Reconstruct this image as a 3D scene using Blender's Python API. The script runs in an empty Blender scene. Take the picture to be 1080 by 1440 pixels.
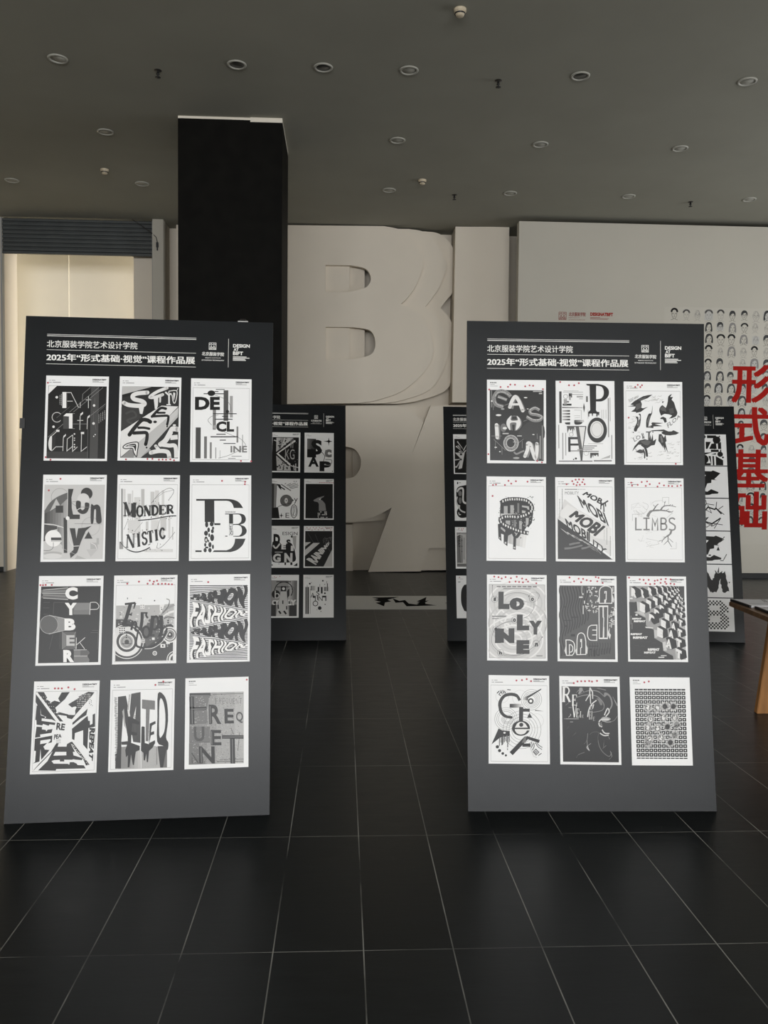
import bpy, bmesh, math, random
from mathutils import Vector, Matrix
from mathutils.geometry import tessellate_polygon
PI = math.pi
SC = bpy.context.scene
COL = SC.collection

# ------------------------------------------------------------------ camera
HC = 1.6014
cam = bpy.data.cameras.new('camera'); cam.sensor_fit = 'VERTICAL'; cam.sensor_height = 36; cam.lens = 36*1180/1440
camo = bpy.data.objects.new('camera', cam); COL.objects.link(camo)
yaw, pitch, roll = 0.0497, 0.0430, 0.0089
fw = Vector((math.sin(yaw)*math.cos(pitch), math.cos(yaw)*math.cos(pitch), -math.sin(pitch)))
r0 = Vector((math.cos(yaw), -math.sin(yaw), 0)); u0 = r0.cross(fw)
rr = math.cos(roll)*r0+math.sin(roll)*u0; uu = -math.sin(roll)*r0+math.cos(roll)*u0
M = Matrix((rr, uu, -fw)).transposed().to_4x4(); M.translation = (0, 0, HC)
camo.matrix_world = M; cam.clip_start = .05; cam.clip_end = 100
SC.camera = camo

# ------------------------------------------------------------------ light, exposure
SC.view_settings.view_transform = 'Standard'; SC.view_settings.look = 'None'
SC.view_settings.gamma = 1; SC.view_settings.use_curve_mapping = False
SC.view_settings.exposure = 0.0
wd = bpy.data.worlds.new('world'); SC.world = wd; wd.use_nodes = True
wd.node_tree.nodes['Background'].inputs[0].default_value = (.75, .85, 1, 1)
wd.node_tree.nodes['Background'].inputs[1].default_value = 1.0
def area(name, loc, rot, sx, sy, power, col=(1, 1, 1)):
    l = bpy.data.lights.new(name, 'AREA'); l.shape = 'RECTANGLE'; l.size = sx; l.size_y = sy
    l.energy = power; l.color = col
    o = bpy.data.objects.new(name, l); COL.objects.link(o); o.location = loc; o.rotation_euler = rot
    return o
WIN_Y = -11.0
area('daylight_window', (1.0, WIN_Y-.35, 2.75), (PI/2, 0, 0), 14.6, 3.4, 2260, (.99, .995, 1.0))
area('side_daylight', (9.85, 9.0, 2.9), (0, PI/2, 0), 3.4, 6.0, 185, (1.0, .985, .95))
area('corridor_fill', (.3, 15.0, 2.8), (0, PI/2, 0), 4.6, .8, 205, (1.0, .975, .92))  # unseen lamp added at the corridor's end to brighten its walls evenly

# ------------------------------------------------------------------ materials
MATS = {}
def mat(name, col, rough=.6, spec=.5, metal=0, noise=0, scale=8, bump=0, stretch=None):
    if name in MATS: return MATS[name]
    m = bpy.data.materials.new(name); m.use_nodes = True; nt = m.node_tree; b = nt.nodes['Principled BSDF']
    b.inputs['Base Color'].default_value = (*col, 1); b.inputs['Roughness'].default_value = rough
    b.inputs['Metallic'].default_value = metal; b.inputs['Specular IOR Level'].default_value = spec
    if noise or bump:
        tc = nt.nodes.new('ShaderNodeTexCoord'); n = nt.nodes.new('ShaderNodeTexNoise'); n.inputs['Scale'].default_value = scale
        n.inputs['Detail'].default_value = 5
        mp = nt.nodes.new('ShaderNodeMapping'); nt.links.new(tc.outputs['Object'], mp.inputs[0]); nt.links.new(mp.outputs[0], n.inputs[0])
        if stretch: mp.inputs['Scale'].default_value = stretch
        if noise:
            r = nt.nodes.new('ShaderNodeValToRGB'); r.color_ramp.elements[0].position = .3; r.color_ramp.elements[1].position = .7
            r.color_ramp.elements[0].color = (*[c*(1-noise) for c in col], 1); r.color_ramp.elements[1].color = (*[min(1, c*(1+noise)) for c in col], 1)
            nt.links.new(n.outputs[0], r.inputs[0]); nt.links.new(r.outputs[0], b.inputs['Base Color'])
        if bump:
            bm_ = nt.nodes.new('ShaderNodeBump'); bm_.inputs['Strength'].default_value = bump; bm_.inputs['Distance'].default_value = .01
            nt.links.new(n.outputs[0], bm_.inputs['Height']); nt.links.new(bm_.outputs[0], b.inputs['Normal'])
    MATS[name] = m; return m
INK_ROUGH, INK_SPEC = .30, .21
def ink(g):
    k = max(0, min(20, round(g*20)))
    v = max(.009, .80*max(0, (k/20-.06)/.94)**2.2)
    return mat('ink_%02d' % k, (v, v*.985, v*.965), INK_ROUGH, INK_SPEC)
PAPER = 1.0
m_red = mat('red_sticker_paper', (.42, .05, .075), .5)
m_redink = mat('red_print', (.31, .010, .007), .8, .1)
m_maroon = mat('maroon_print', (.22, .035, .03), .6, .3)
m_panel = mat('charcoal_board', (.0115, .0130, .0145), .27, .19, noise=.12, scale=3)
m_panel_edge = mat('board_edge', (.05, .05, .05), .6)
m_white = mat('white_print', (.78, .77, .74), .6, .3)
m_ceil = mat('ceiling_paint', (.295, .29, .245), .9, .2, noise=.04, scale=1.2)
m_wall = mat('wall_paint', (.72, .655, .555), .85, .25, noise=.03, scale=1.0)
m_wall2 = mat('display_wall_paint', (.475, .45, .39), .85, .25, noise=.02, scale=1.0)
m_corr = mat('corridor_paint', (.90, .85, .74), .8, .25, noise=.02, scale=1.5)
m_door = mat('door_paint', (.72, .67, .57), .5, .4)
m_col = mat('black_stone', (.0045, .0042, .0034), .65, .08, noise=.35, scale=6)
m_capm = mat('white_cap', (.75, .70, .60), .7)
m_base = mat('black_skirting', (.012, .013, .014), .5)
m_shut = mat('shutter_steel', (.050, .056, .056), .5, .5, noise=.15, scale=4)
m_rail = mat('rail_steel', (.30, .30, .29), .5, .5)
m_blk = mat('black_plastic', (.012, .012, .012), .5)
m_wood = mat('orange_wood', (.36, .17, .055), .45, .4, noise=.3, scale=5, stretch=(3, 3, .6))
m_woodtop = mat('brown_wood_top', (.20, .11, .05), .4, .4, noise=.3, scale=5, stretch=(.6, 4, 4))
m_fix = mat('fixture_white', (.38, .375, .33), .6)
m_fixin = mat('fixture_lens', (.05, .05, .045), .3)
m_smoke = mat('detector_plastic', (.55, .47, .34), .5)
m_metal = mat('dark_metal', (.05, .045, .04), .4, .5, .6)
m_alum = mat('window_frame_metal', (.12, .12, .12), .4, .5, .5)

# ------------------------------------------------------------------ object helpers
def link(name, mesh, m=None, parent=None, loc=None, rot=None):
    o = bpy.data.objects.new(name, mesh); COL.objects.link(o)
    if m is not None and not mesh.materials:
        for k in (m if isinstance(m, (list, tuple)) else [m]): mesh.materials.append(k)
    if parent: o.parent = parent
    if loc is not None: o.location = loc
    if rot is not None: o.rotation_euler = rot
    return o
def tag(o, label, cat, group=None):
    o['label'] = label; o['category'] = cat
    if group: o['group'] = group
    return o
def thing(name, label, cat, loc=(0, 0, 0), rot=(0, 0, 0), group=None):
    o = bpy.data.objects.new(name, None); COL.objects.link(o); o.location = loc; o.rotation_euler = rot
    o.empty_display_size = .1
    return tag(o, label, cat, group)
def bm_mesh(bm, name):
    me = bpy.data.meshes.new(name); bm.to_mesh(me); bm.free(); return me
def box(bm, x0, x1, y0, y1, z0, z1):
    v = [bm.verts.new(p) for p in ((x0,y0,z0),(x1,y0,z0),(x1,y1,z0),(x0,y1,z0),(x0,y0,z1),(x1,y0,z1),(x1,y1,z1),(x0,y1,z1))]
    for f in ((0,3,2,1),(4,5,6,7),(0,1,5,4),(1,2,6,5),(2,3,7,6),(3,0,4,7)): bm.faces.new([v[i] for i in f])
def boxes(name, bs, m, parent=None, bevel=0, loc=None, rot=None):
    bm = bmesh.new()
    for b in bs: box(bm, *b)
    if bevel: bmesh.ops.bevel(bm, geom=bm.edges[:], offset=bevel, segments=2, affect='EDGES')
    return link(name, bm_mesh(bm, name), m, parent, loc, rot)
def struct(o):
    if not o.parent: o['kind'] = 'structure'
    return o
def lathe(name, prof, m, parent=None, loc=None, rot=None, n=32, sm=True):
    bm = bmesh.new(); rings = []
    for r, z in prof:
        rings.append([bm.verts.new((r*math.cos(2*PI*i/n), r*math.sin(2*PI*i/n), z)) for i in range(n)] if r > 1e-6 else [bm.verts.new((0, 0, z))])
    for a, b in zip(rings, rings[1:]):
        for i in range(n):
            j = (i+1) % n
            if len(a) == 1 and len(b) == 1: continue
            if len(a) == 1: bm.faces.new((a[0], b[j], b[i]))
            elif len(b) == 1: bm.faces.new((a[i], a[j], b[0]))
            else: bm.faces.new((a[i], a[j], b[j], b[i]))
    bmesh.ops.recalc_face_normals(bm, faces=bm.faces[:])
    if sm:
        for f in bm.faces: f.smooth = True
    return link(name, bm_mesh(bm, name), m, parent, loc, rot)
def tube(name, pts, r, m, parent=None, n=8):
    bm = bmesh.new(); rings = []
    P = [Vector(p) for p in pts]
    for i, p in enumerate(P):
        t = (P[min(i+1, len(P)-1)]-P[max(i-1, 0)]).normalized()
        a = t.cross(Vector((0, 0, 1))) if abs(t.z) < .95 else t.cross(Vector((1, 0, 0)))
        a.normalize(); b = t.cross(a)
        rings.append([bm.verts.new(p+r*(math.cos(2*PI*k/n)*a+math.sin(2*PI*k/n)*b)) for k in range(n)])
    for A, B in zip(rings, rings[1:]):
        for k in range(n): bm.faces.new((A[k], A[(k+1) % n], B[(k+1) % n], B[k]))
    bm.faces.new(rings[0][::-1]); bm.faces.new(rings[-1])
    return link(name, bm_mesh(bm, name), m, parent)
def prism(name, loops, y0, y1, m, parent=None):
    """polygon with holes in the XZ plane, extruded from y0 (front) to y1"""
    V = [[Vector((x, z, 0)) for x, z in L] for L in loops]
    tris = tessellate_polygon(V); flat = [p for L in loops for p in L]
    bm = bmesh.new()
    f = [bm.verts.new((x, y0, z)) for x, z in flat]; b = [bm.verts.new((x, y1, z)) for x, z in flat]
    for t in tris:
        try: bm.faces.new([f[i] for i in t]); bm.faces.new([b[i] for i in reversed(t)])
        except ValueError: pass
    k = 0
    for L in loops:
        n = len(L)
        for i in range(n):
            j = (i+1) % n
            try: bm.faces.new((f[k+i], f[k+j], b[k+j], b[k+i]))
            except ValueError: pass
        k += n
    bmesh.ops.recalc_face_normals(bm, faces=bm.faces[:])
    return link(name, bm_mesh(bm, name), m, parent)

# ------------------------------------------------------------------ flat printed art
def S(pts, n=6, closed=False):
    """Catmull-Rom smoothing of a 2D polyline"""
    N = len(pts); out = []
    g = (lambda i: pts[i % N]) if closed else (lambda i: pts[max(0, min(N-1, i))])
    for i in range(N if closed else N-1):
        a, b, c, d = g(i-1), g(i), g(i+1), g(i+2)
        for k in range(n):
            t = k/n
            out.append(tuple(.5*((2*b[q])+(-a[q]+c[q])*t+(2*a[q]-5*b[q]+4*c[q]-d[q])*t*t+(-a[q]+3*b[q]-3*c[q]+d[q])*t**3) for q in (0, 1)))
    if not closed: out.append(tuple(pts[-1]))
    return out
def ell(x, y, rx, ry=None, a0=0, a1=360, n=28):
    ry = rx if ry is None else ry
    full = abs(a1-a0) >= 360
    return [(x+rx*math.cos(math.radians(a0+(a1-a0)*i/n)), y+ry*math.sin(math.radians(a0+(a1-a0)*i/n))) for i in range(n if full else n+1)]
_TX = {}
def glyphs(s, bold=0, sub=False):
    key = (s, bold, sub)
    if key in _TX: return _TX[key]
    cu = bpy.data.curves.new('t', 'FONT'); cu.body = s; cu.size = 1; cu.resolution_u = 3; cu.offset = bold; cu.fill_mode = 'FRONT'
    o = bpy.data.objects.new('t', cu); COL.objects.link(o)
    dg = bpy.context.evaluated_depsgraph_get(); me = bpy.data.meshes.new_from_object(o.evaluated_get(dg))
    if sub:
        bm = bmesh.new(); bm.from_mesh(me); bmesh.ops.remove_doubles(bm, verts=bm.verts[:], dist=1e-5)
        for _ in range(3):
            E = [e for e in bm.edges if e.calc_length() > .12]
            if not E: break
            bmesh.ops.subdivide_edges(bm, edges=E, cuts=1); bmesh.ops.triangulate(bm, faces=bm.faces[:])
        bm.to_mesh(me); bm.free()
    V = [(v.co.x, v.co.y) for v in me.vertices]; F = [tuple(p.vertices) for p in me.polygons]
    bpy.data.objects.remove(o); bpy.data.curves.remove(cu); bpy.data.meshes.remove(me)
    if V:
        x0 = min(v[0] for v in V); x1 = max(v[0] for v in V); y0 = min(v[1] for v in V); y1 = max(v[1] for v in V)
        asp = (x1-x0)/max(1e-6, y1-y0)
        V = [((x-x0)/(x1-x0), (y1-y)/(y1-y0)) for x, y in V]
    else: asp = 1
    _TX[key] = (V, F, asp); return _TX[key]
def homog(src, w, h):
    """map the picture quad src (TL TR BR BL) onto the sheet rectangle w x h"""
    dst = [(0, 0), (w, 0), (w, h), (0, h)]; A = []
    for (x, y), (u, v) in zip(src, dst):
        A.append([x, y, 1, 0, 0, 0, -u*x, -u*y, u]); A.append([0, 0, 0, x, y, 1, -v*x, -v*y, v])
    n = 8
    for i in range(n):
        p = max(range(i, n), key=lambda r: abs(A[r][i])); A[i], A[p] = A[p], A[i]
        for r in range(n):
            if r != i:
                f = A[r][i]/A[i][i]
                for c in range(i, n+1): A[r][c] -= f*A[i][c]
    c = [A[i][n]/A[i][i] for i in range(n)]
    def f(x, y):
        d = c[6]*x+c[7]*y+1
        return (c[0]*x+c[1]*y+c[2])/d, (c[3]*x+c[4]*y+c[5])/d
    return f
# thick-and-thin serif capitals as strokes: (polyline, weight) in a unit box, y down
HW, TW = .07, .20
def sf(x, y, w=.34): return ([(x-w/2, y), (x+w/2, y)], .06)
SERIF = {
 'R': [([(.2,0),(.2,1)],TW), sf(.2,.03), sf(.2,.97), (S([(.2,.04),(.6,.05),(.78,.27),(.6,.5),(.2,.52)]),.11), ([(.5,.52),(.85,.95)],.16), sf(.85,.97,.25)],
 'E': [([(.22,0),(.22,1)],TW), ([(.05,.03),(.85,.03)],HW), ([(.05,.97),(.88,.97)],HW), ([(.22,.5),(.62,.5)],HW), ([(.83,.03),(.86,.24)],.07), ([(.86,.97),(.9,.74)],.07), ([(.61,.4),(.61,.6)],.06)],
 'V': [([(.12,0),(.5,1)],TW), ([(.88,0),(.52,1)],.08), sf(.12,.03), sf(.88,.03)],
 'I': [([(.5,0),(.5,1)],TW), sf(.5,.03,.5), sf(.5,.97,.5)],
 'L': [([(.25,0),(.25,1)],TW), sf(.25,.03,.42), ([(.05,.97),(.88,.97)],HW), ([(.87,.97),(.9,.68)],.07)],
 'M': [([(.14,0),(.14,1)],.08), ([(.14,0),(.5,.9)],TW), ([(.84,0),(.5,.9)],.08), ([(.84,0),(.84,1)],TW), sf(.12,.97,.26), sf(.84,.97,.3), sf(.1,.03,.2), sf(.88,.03,.22)],
 'O': [(ell(.5,.5,.38,.46)+[(.88,.5)],.13), (ell(.18,.5,.03,.22)+[(.21,.5)],.1), (ell(.82,.5,.03,.22)+[(.85,.5)],.1)],
 'N': [([(.16,0),(.16,1)],.08), ([(.16,0),(.82,1)],TW), ([(.84,0),(.84,1)],.08), sf(.14,.97,.28), sf(.12,.03,.2), sf(.84,.03,.28)],
 'D': [([(.2,0),(.2,1)],TW), sf(.2,.03), sf(.2,.97), (S([(.2,.04),(.55,.06),(.82,.3),(.82,.7),(.55,.94),(.2,.96)]),.14)],
 'S': [(S([(.8,.22),(.7,.06),(.4,.04),(.18,.2),(.3,.42),(.7,.56),(.84,.78),(.6,.96),(.3,.94),(.14,.76)]),.15), ([(.81,.05),(.82,.26)],.05), ([(.14,.7),(.15,.95)],.05)],
 'T': [([(.5,0),(.5,1)],TW), ([(.06,.04),(.94,.04)],.08), ([(.07,.04),(.05,.26)],.07), ([(.93,.04),(.95,.26)],.07), sf(.5,.97,.42)],
 'C': [(S([(.85,.25),(.7,.06),(.4,.06),(.15,.35),(.15,.65),(.4,.94),(.7,.94),(.87,.74)]),.16), ([(.85,.05),(.86,.3)],.05)],
}
class Art:
    def __init__(s, f, w=None, h=None, z0=.00012, dz=.00003, conv=True):
        s.f = f; s.w = w; s.h = h; s.V = []; s.F = []; s.M = []; s.mats = []; s.z = z0; s.dz = dz
    def mi(s, c):
        m = c if not isinstance(c, (int, float)) else ink(c)
        if m not in s.mats: s.mats.append(m)
        return s.mats.index(m)
    def pt(s, x, y):
        u, v = s.f(x, y)
        if s.w:
            u = min(max(u, .001), s.w-.001)-s.w/2; v = s.h/2-min(max(v, .001), s.h-.001)
        return (u, v, s.z)
    def tris(s, P, F, c):
        k = len(s.V); s.V += [s.pt(*p) for p in P]; m = s.mi(c)
        for f in F: s.F.append(tuple(k+i for i in f)); s.M.append(m)
        s.z += s.dz
    def fill(s, pts, c, *holes):
        L = [list(pts)]+[list(h) for h in holes]
        T = tessellate_polygon([[Vector((x, y, 0)) for x, y in l] for l in L])
        s.tris([p for l in L for p in l], T, c); return s
    def rect(s, x0, y0, x1, y1, c): return s.fill([(x0, y0), (x1, y0), (x1, y1), (x0, y1)], c)
    def rects(s, R, c):
        P = []; F = []
        for x0, y0, x1, y1 in R:
            k = len(P); P += [(x0, y0), (x1, y0), (x1, y1), (x0, y1)]; F.append((k, k+1, k+2, k+3))
        s.tris(P, F, c)
    def dots(s, L, r, c, n=10):
        P = []; F = []
        for q in L:
            x, y = q[:2]; rx = q[2] if len(q) > 2 else r; ry = q[3] if len(q) > 3 else rx
            k = len(P); P += ell(x, y, rx, ry, n=n); F.append(tuple(range(k, k+n)))
        s.tris(P, F, c)
    def circ(s, x, y, r, c, ry=None, n=28): s.dots([(x, y, r, ry or r)], r, c, n)
    def ring(s, x, y, r, w, c, ry=None, a0=0, a1=360):
        p = ell(x, y, r, ry, a0, a1, 36); s.stroke(p, w, c, closed=abs(a1-a0) >= 360)
    def stroke(s, pts, w, c, closed=False, cap=False): s.strokes([pts], w, c, closed, cap)
    def strokes(s, LL, w, c, closed=False, cap=False):
        P = []; F = []
        for pts in LL:
            n = len(pts)
            if n < 2: continue
            k = len(P)
            for i, p in enumerate(pts):
                a = pts[(i-1) % n] if (closed or i) else p; b = pts[(i+1) % n] if (closed or i < n-1) else p
                d1 = (p[0]-a[0], p[1]-a[1]); d2 = (b[0]-p[0], b[1]-p[1])
                l1 = math.hypot(*d1) or 0; l2 = math.hypot(*d2) or 0
                n1 = (-d1[1]/l1, d1[0]/l1) if l1 > 1e-9 else None; n2 = (-d2[1]/l2, d2[0]/l2) if l2 > 1e-9 else None
                n1 = n1 or n2 or (0, 1); n2 = n2 or n1
                m = (n1[0]+n2[0], n1[1]+n2[1]); q = m[0]*m[0]+m[1]*m[1]
                sc = 2/q if q > .5 else 2/.5
                ww = (w[int(i*(len(w)-1)/max(1, n-1))] if isinstance(w, (list, tuple)) else w)/2
                P.append((p[0]+m[0]*sc*ww, p[1]+m[1]*sc*ww)); P.append((p[0]-m[0]*sc*ww, p[1]-m[1]*sc*ww))
            for i in range(n if closed else n-1):
                j = (i+1) % n; F.append((k+2*i, k+2*j, k+2*j+1, k+2*i+1))
            if cap:
                for e in (0, -1):
                    ww = (w[e] if isinstance(w, (list, tuple)) else w)/2
                    kk = len(P); P += ell(pts[e][0], pts[e][1], ww, n=12); F.append(tuple(range(kk, kk+12)))
        s.tris(P, F, c)
    def grad(s, q, c0, c1, n=8):
        """printed grey steps across the quad from its left side to its right"""
        for i in range(n):
            a, b = i/n, (i+1)/n
            L = lambda p, r, t: (p[0]+(r[0]-p[0])*t, p[1]+(r[1]-p[1])*t)
            s.fill([L(q[0], q[1], a), L(q[0], q[1], b), L(q[3], q[2], b), L(q[3], q[2], a)], c0+(c1-c0)*(i+.5)/n)
    def bil(s, q):
        if len(q) == 2: (x0, y0), (x1, y1) = q; q = [(x0, y0), (x1, y0), (x1, y1), (x0, y1)]
        return lambda a, b: tuple((q[0][i]*(1-a)+q[1][i]*a)*(1-b)+(q[3][i]*(1-a)+q[2][i]*a)*b for i in (0, 1))
    def text(s, t, q, c, bold=0, sub=False, warp=None):
        cp = bold and ('M' in t or any(ord(c_) > 0x2000 for c_ in t))
        V, F, asp = glyphs(t, 0 if cp else bold, sub); g = s.bil(q)
        if cp:
            b = bold*(1 if ord(t[-1]) > 0x2000 else .8); z = s.z; bx = b/asp
            sh = ((-1, -.6), (1, -.6), (-1, .6), (1, .6), (0, 0)) if b < .05 else ((-1, 0), (1, 0), (0, -.8), (0, .8), (-.8, -.6), (.8, -.6), (-.8, .6), (.8, .6), (0, 0))
            for k_, (ax, ay) in enumerate(sh):
                s.z = z+k_*s.dz*.2; s.tris([g(bx+x*(1-2*bx)+ax*bx, b*.8+y*(1-1.6*b)+ay*b) for x, y in V], F, c)
            s.z = z+len(sh)*s.dz*.2; return
        if warp: V = [warp(*v) for v in V]
        s.tris([g(*v) for v in V], F, c)
    def serif(s, t, q, c, gap=.04, wt=1):
        g = s.bil(q); n = len(t); LL = []
        cw = 1/n
        x0, y0 = g(0, .5); x1, y1 = g(1, .5); xa, ya = g(.5, 0); xb, yb = g(.5, 1)
        sc = min(math.hypot(x1-x0, y1-y0)/n, math.hypot(xb-xa, yb-ya)*1.0)
        for i, ch in enumerate(t):
            for pl, w in SERIF[ch]:
                s.stroke([g((i+gap+(1-2*gap)*x)*cw, y) for x, y in pl], w*sc*wt, c)
    def build(s, name, parent):
        me = bpy.data.meshes.new(name); me.from_pydata(s.V, [], s.F)
        for m in s.mats: me.materials.append(m)
        me.polygons.foreach_set('material_index', s.M)
        bm = bmesh.new(); bm.from_mesh(me)
        bmesh.ops.triangulate(bm, faces=[f for f in bm.faces if len(f.verts) > 4])
        bm.normal_update()
        fl_ = [f for f in bm.faces if f.normal.z < 0]
        bmesh.ops.reverse_faces(bm, faces=fl_)
        bm.to_mesh(me); bm.free(); me.update()
        return link(name, me, None, parent)

# ------------------------------------------------------------------ floor
def floor_mat():
    m = bpy.data.materials.new('slate_tiles'); m.use_nodes = True; nt = m.node_tree; N = nt.nodes; Lk = nt.links.new; b = N['Principled BSDF']
    tc = N.new('ShaderNodeTexCoord'); sp = N.new('ShaderNodeSeparateXYZ'); Lk(tc.outputs['Object'], sp.inputs[0])
    def mth(op, a, c=None, clamp=False):
        n = N.new('ShaderNodeMath'); n.operation = op; n.use_clamp = clamp
        for i, q in enumerate((a, c)):
            if q is None: continue
            if isinstance(q, (int, float)): n.inputs[i].default_value = q
            else: Lk(q, n.inputs[i])
        return n.outputs[0]
    TW_, TL, X0, Y0 = .30444, .9022, .0818, 2.7658
    fx = mth('DIVIDE', mth('SUBTRACT', sp.outputs[0], X0-TW_*40), TW_); fy = mth('DIVIDE', mth('SUBTRACT', sp.outputs[1], Y0-TL*30), TL)
    def dist(f, L):
        a = mth('FRACT', f); return mth('MULTIPLY', mth('MINIMUM', a, mth('SUBTRACT', 1.0, a)), L)
    dx = dist(fx, TW_); dy = dist(fy, TL)
    jx = mth('LESS_THAN', dx, .0021); jy = mth('LESS_THAN', dy, .0016)
    nz = N.new('ShaderNodeTexNoise'); nz.inputs['Scale'].default_value = 1.7; nz.inputs['Detail'].default_value = 6; Lk(tc.outputs['Object'], nz.inputs[0])
    vis = mth('MULTIPLY', mth('SUBTRACT', nz.outputs[0], .36), 4.5, True)
    j = mth('MULTIPLY', mth('MAXIMUM', jx, jy), vis)
    # per-tile tone
    cb = N.new('ShaderNodeCombineXYZ'); Lk(mth('FLOOR', fx), cb.inputs[0]); Lk(mth('FLOOR', fy), cb.inputs[1])
    wn = N.new('ShaderNodeTexWhiteNoise'); Lk(cb.outputs[0], wn.inputs[0])
    n2 = N.new('ShaderNodeTexNoise'); n2.inputs['Scale'].default_value = 9; n2.inputs['Detail'].default_value = 8; n2.inputs['Roughness'].default_value = .7
    mp = N.new('ShaderNodeMapping'); mp.inputs['Scale'].default_value = (.6, 2.2, 1); Lk(tc.outputs['Object'], mp.inputs[0]); Lk(mp.outputs[0], n2.inputs[0])
    tone = mth('ADD', mth('MULTIPLY', wn.outputs[0], .35), mth('MULTIPLY', n2.outputs[0], 1.3))
    mx = N.new('ShaderNodeMix'); mx.data_type = 'RGBA'; Lk(mth('MULTIPLY', tone, .8), mx.inputs['Factor'])
    mx.inputs['A'].default_value = (.0045, .005, .0053, 1); mx.inputs['B'].default_value = (.020, .0225, .0235, 1)
    m2 = N.new('ShaderNodeMix'); m2.data_type = 'RGBA'; Lk(j, m2.inputs['Factor']); Lk(mx.outputs['Result'], m2.inputs['A']); m2.inputs['B'].default_value = (.30, .30, .28, 1)
    Lk(m2.outputs['Result'], b.inputs['Base Color'])
    ro = mth('ADD', .24, mth('MULTIPLY', n2.outputs[0], .22)); Lk(mth('MAXIMUM', ro, mth('MULTIPLY', j, .8)), b.inputs['Roughness'])
    b.inputs['Specular IOR Level'].default_value = .24
    bp = N.new('ShaderNodeBump'); bp.inputs['Strength'].default_value = .12; bp.inputs['Distance'].default_value = .004
    Lk(mth('SUBTRACT', n2.outputs[0], mth('MULTIPLY', mth('MAXIMUM', jx, jy), .6)), bp.inputs['Height']); Lk(bp.outputs[0], b.inputs['Normal'])
    return m
XL, XR, CZ = -7.0, 9.5, 5.68
struct(boxes('floor', [(XL, XR, WIN_Y, 17, -.1, 0)], floor_mat()))
struct(boxes('ceiling', [(XL-.2, XR+.2, WIN_Y-.2, 17.2, CZ, CZ+.15)], m_ceil))
struct(boxes('wall_left', [(XL-.2, XL, WIN_Y-.2, 17.2, 0, CZ)], m_wall))
struct(boxes('wall_right', [(XR, XR+.2, WIN_Y-.2, 6.0, 0, CZ), (XR, XR+.2, 12.0, 17.2, 0, CZ), (XR, XR+.2, 6.0, 12.0, 0, 1.2), (XR, XR+.2, 6.0, 12.0, 4.6, CZ)], m_wall))
struct(boxes('window_6', [(XR+.05, XR+.12, y, y+.06, 1.2, 4.6) for y in (6.0, 7.97, 9.94, 11.94)]+[(XR+.05, XR+.12, 6.06, 11.94, z, z+.05) for z in (1.2, 4.55)], m_alum))
# the wall behind the camera, with five glazed bays of daylight
wx = [XL, -6.3, -3.5, -3.3, -.5, -.3, 2.5, 2.7, 5.5, 5.7, 8.3, XR]
ws = [(wx[0], wx[1], WIN_Y-.2, WIN_Y, 0, CZ), (wx[10], wx[11], WIN_Y-.2, WIN_Y, 0, CZ)]
ws += [(wx[i], wx[i+1], WIN_Y-.2, WIN_Y, 0, CZ) for i in (2, 4, 6, 8)]
ws += [(wx[1], wx[10], WIN_Y-.2, WIN_Y, 4.5, CZ), (wx[1], wx[10], WIN_Y-.2, WIN_Y, 0, 1.0)]
struct(boxes('wall_front', ws, m_wall))
for i, k in enumerate((1, 3, 5, 7, 9)):
    a, b = wx[k], wx[k+1]; y0, y1 = WIN_Y-.13, WIN_Y-.07
    struct(boxes('window_%d' % (i+1), [(a, a+.05, y0, y1, .35, 4.7), (b-.05, b, y0, y1, .35, 4.7), ((a+b)/2-.025, (a+b)/2+.025, y0, y1, 1.05, 4.45), (a+.05, b-.05, y0, y1, 1.0, 1.05), (a+.05, b-.05, y0, y1, 4.45, 4.5)], m_alum))

# ------------------------------------------------------------------ far wall with the opening on the left
BY = 14.30
struct(boxes('wall_back', [(-3.43, XR, BY, BY+.15, 0, CZ), (-5.45, -3.43, BY, BY+.15, 5.3, CZ)], m_wall))
struct(boxes('wall_back_left', [(XL, -5.45, 13.90, BY+.15, 0, CZ)], m_wall))
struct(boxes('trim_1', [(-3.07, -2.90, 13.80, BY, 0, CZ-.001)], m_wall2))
struct(boxes('trim_2', [(-2.70, -2.40, 13.84, BY, 0, CZ-.07)], m_wall))
struct(boxes('trim_3', [(-3.43, -3.07, 14.05, BY, 0, CZ-.001)], m_wall))
struct(boxes('baseboard_left', [(-5.60, -5.46, 13.86, 13.90, 0, .07), ], m_base))
# corridor beyond the opening
def plan(name, pts, z0, z1, m):
    bm = bmesh.new(); lo = [bm.verts.new((x, y, z0)) for x, y in pts]; hi = [bm.verts.new((x, y, z1)) for x, y in pts]; n = len(pts)
    for i in range(n): bm.faces.new((lo[i], lo[(i+1) % n], hi[(i+1) % n], hi[i]))
    bm.faces.new(lo[::-1]); bm.faces.new(hi); bmesh.ops.recalc_face_normals(bm, faces=bm.faces[:])
    return struct(link(name, bm_mesh(bm, name), m))
plan('wall_corridor_left', [(-5.50, 14.06), (-5.90, 15.5), (-6.0, 15.5), (-5.62, 14.06)], 0, CZ, m_corr)
struct(boxes('wall_corridor_back', [(-5.95, -5.80, 15.4, 15.52, 0, CZ), (-5.80, -4.905, 15.4, 15.52, 2.20, CZ), (-5.08, -4.905, 15.4, 15.52, 0, 2.20), (-4.905, .5, 15.42, 15.52, 0, CZ)], m_corr))
struct(boxes('wall_corridor_right', [(.4, .5, BY+.15, 15.42, 0, CZ)], m_corr))
d = struct(boxes('door_1', [(-5.80, -5.08, 15.42, 15.46, 0.005, 2.14)], m_door, bevel=.004))
boxes('door_frame', [(-5.80, -5.77, 15.395, 15.42, 0, 2.20), (-5.11, -5.08, 15.395, 15.42, 0, 2.20), (-5.77, -5.11, 15.395, 15.42, 2.14, 2.20)], m_door, d)
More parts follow.
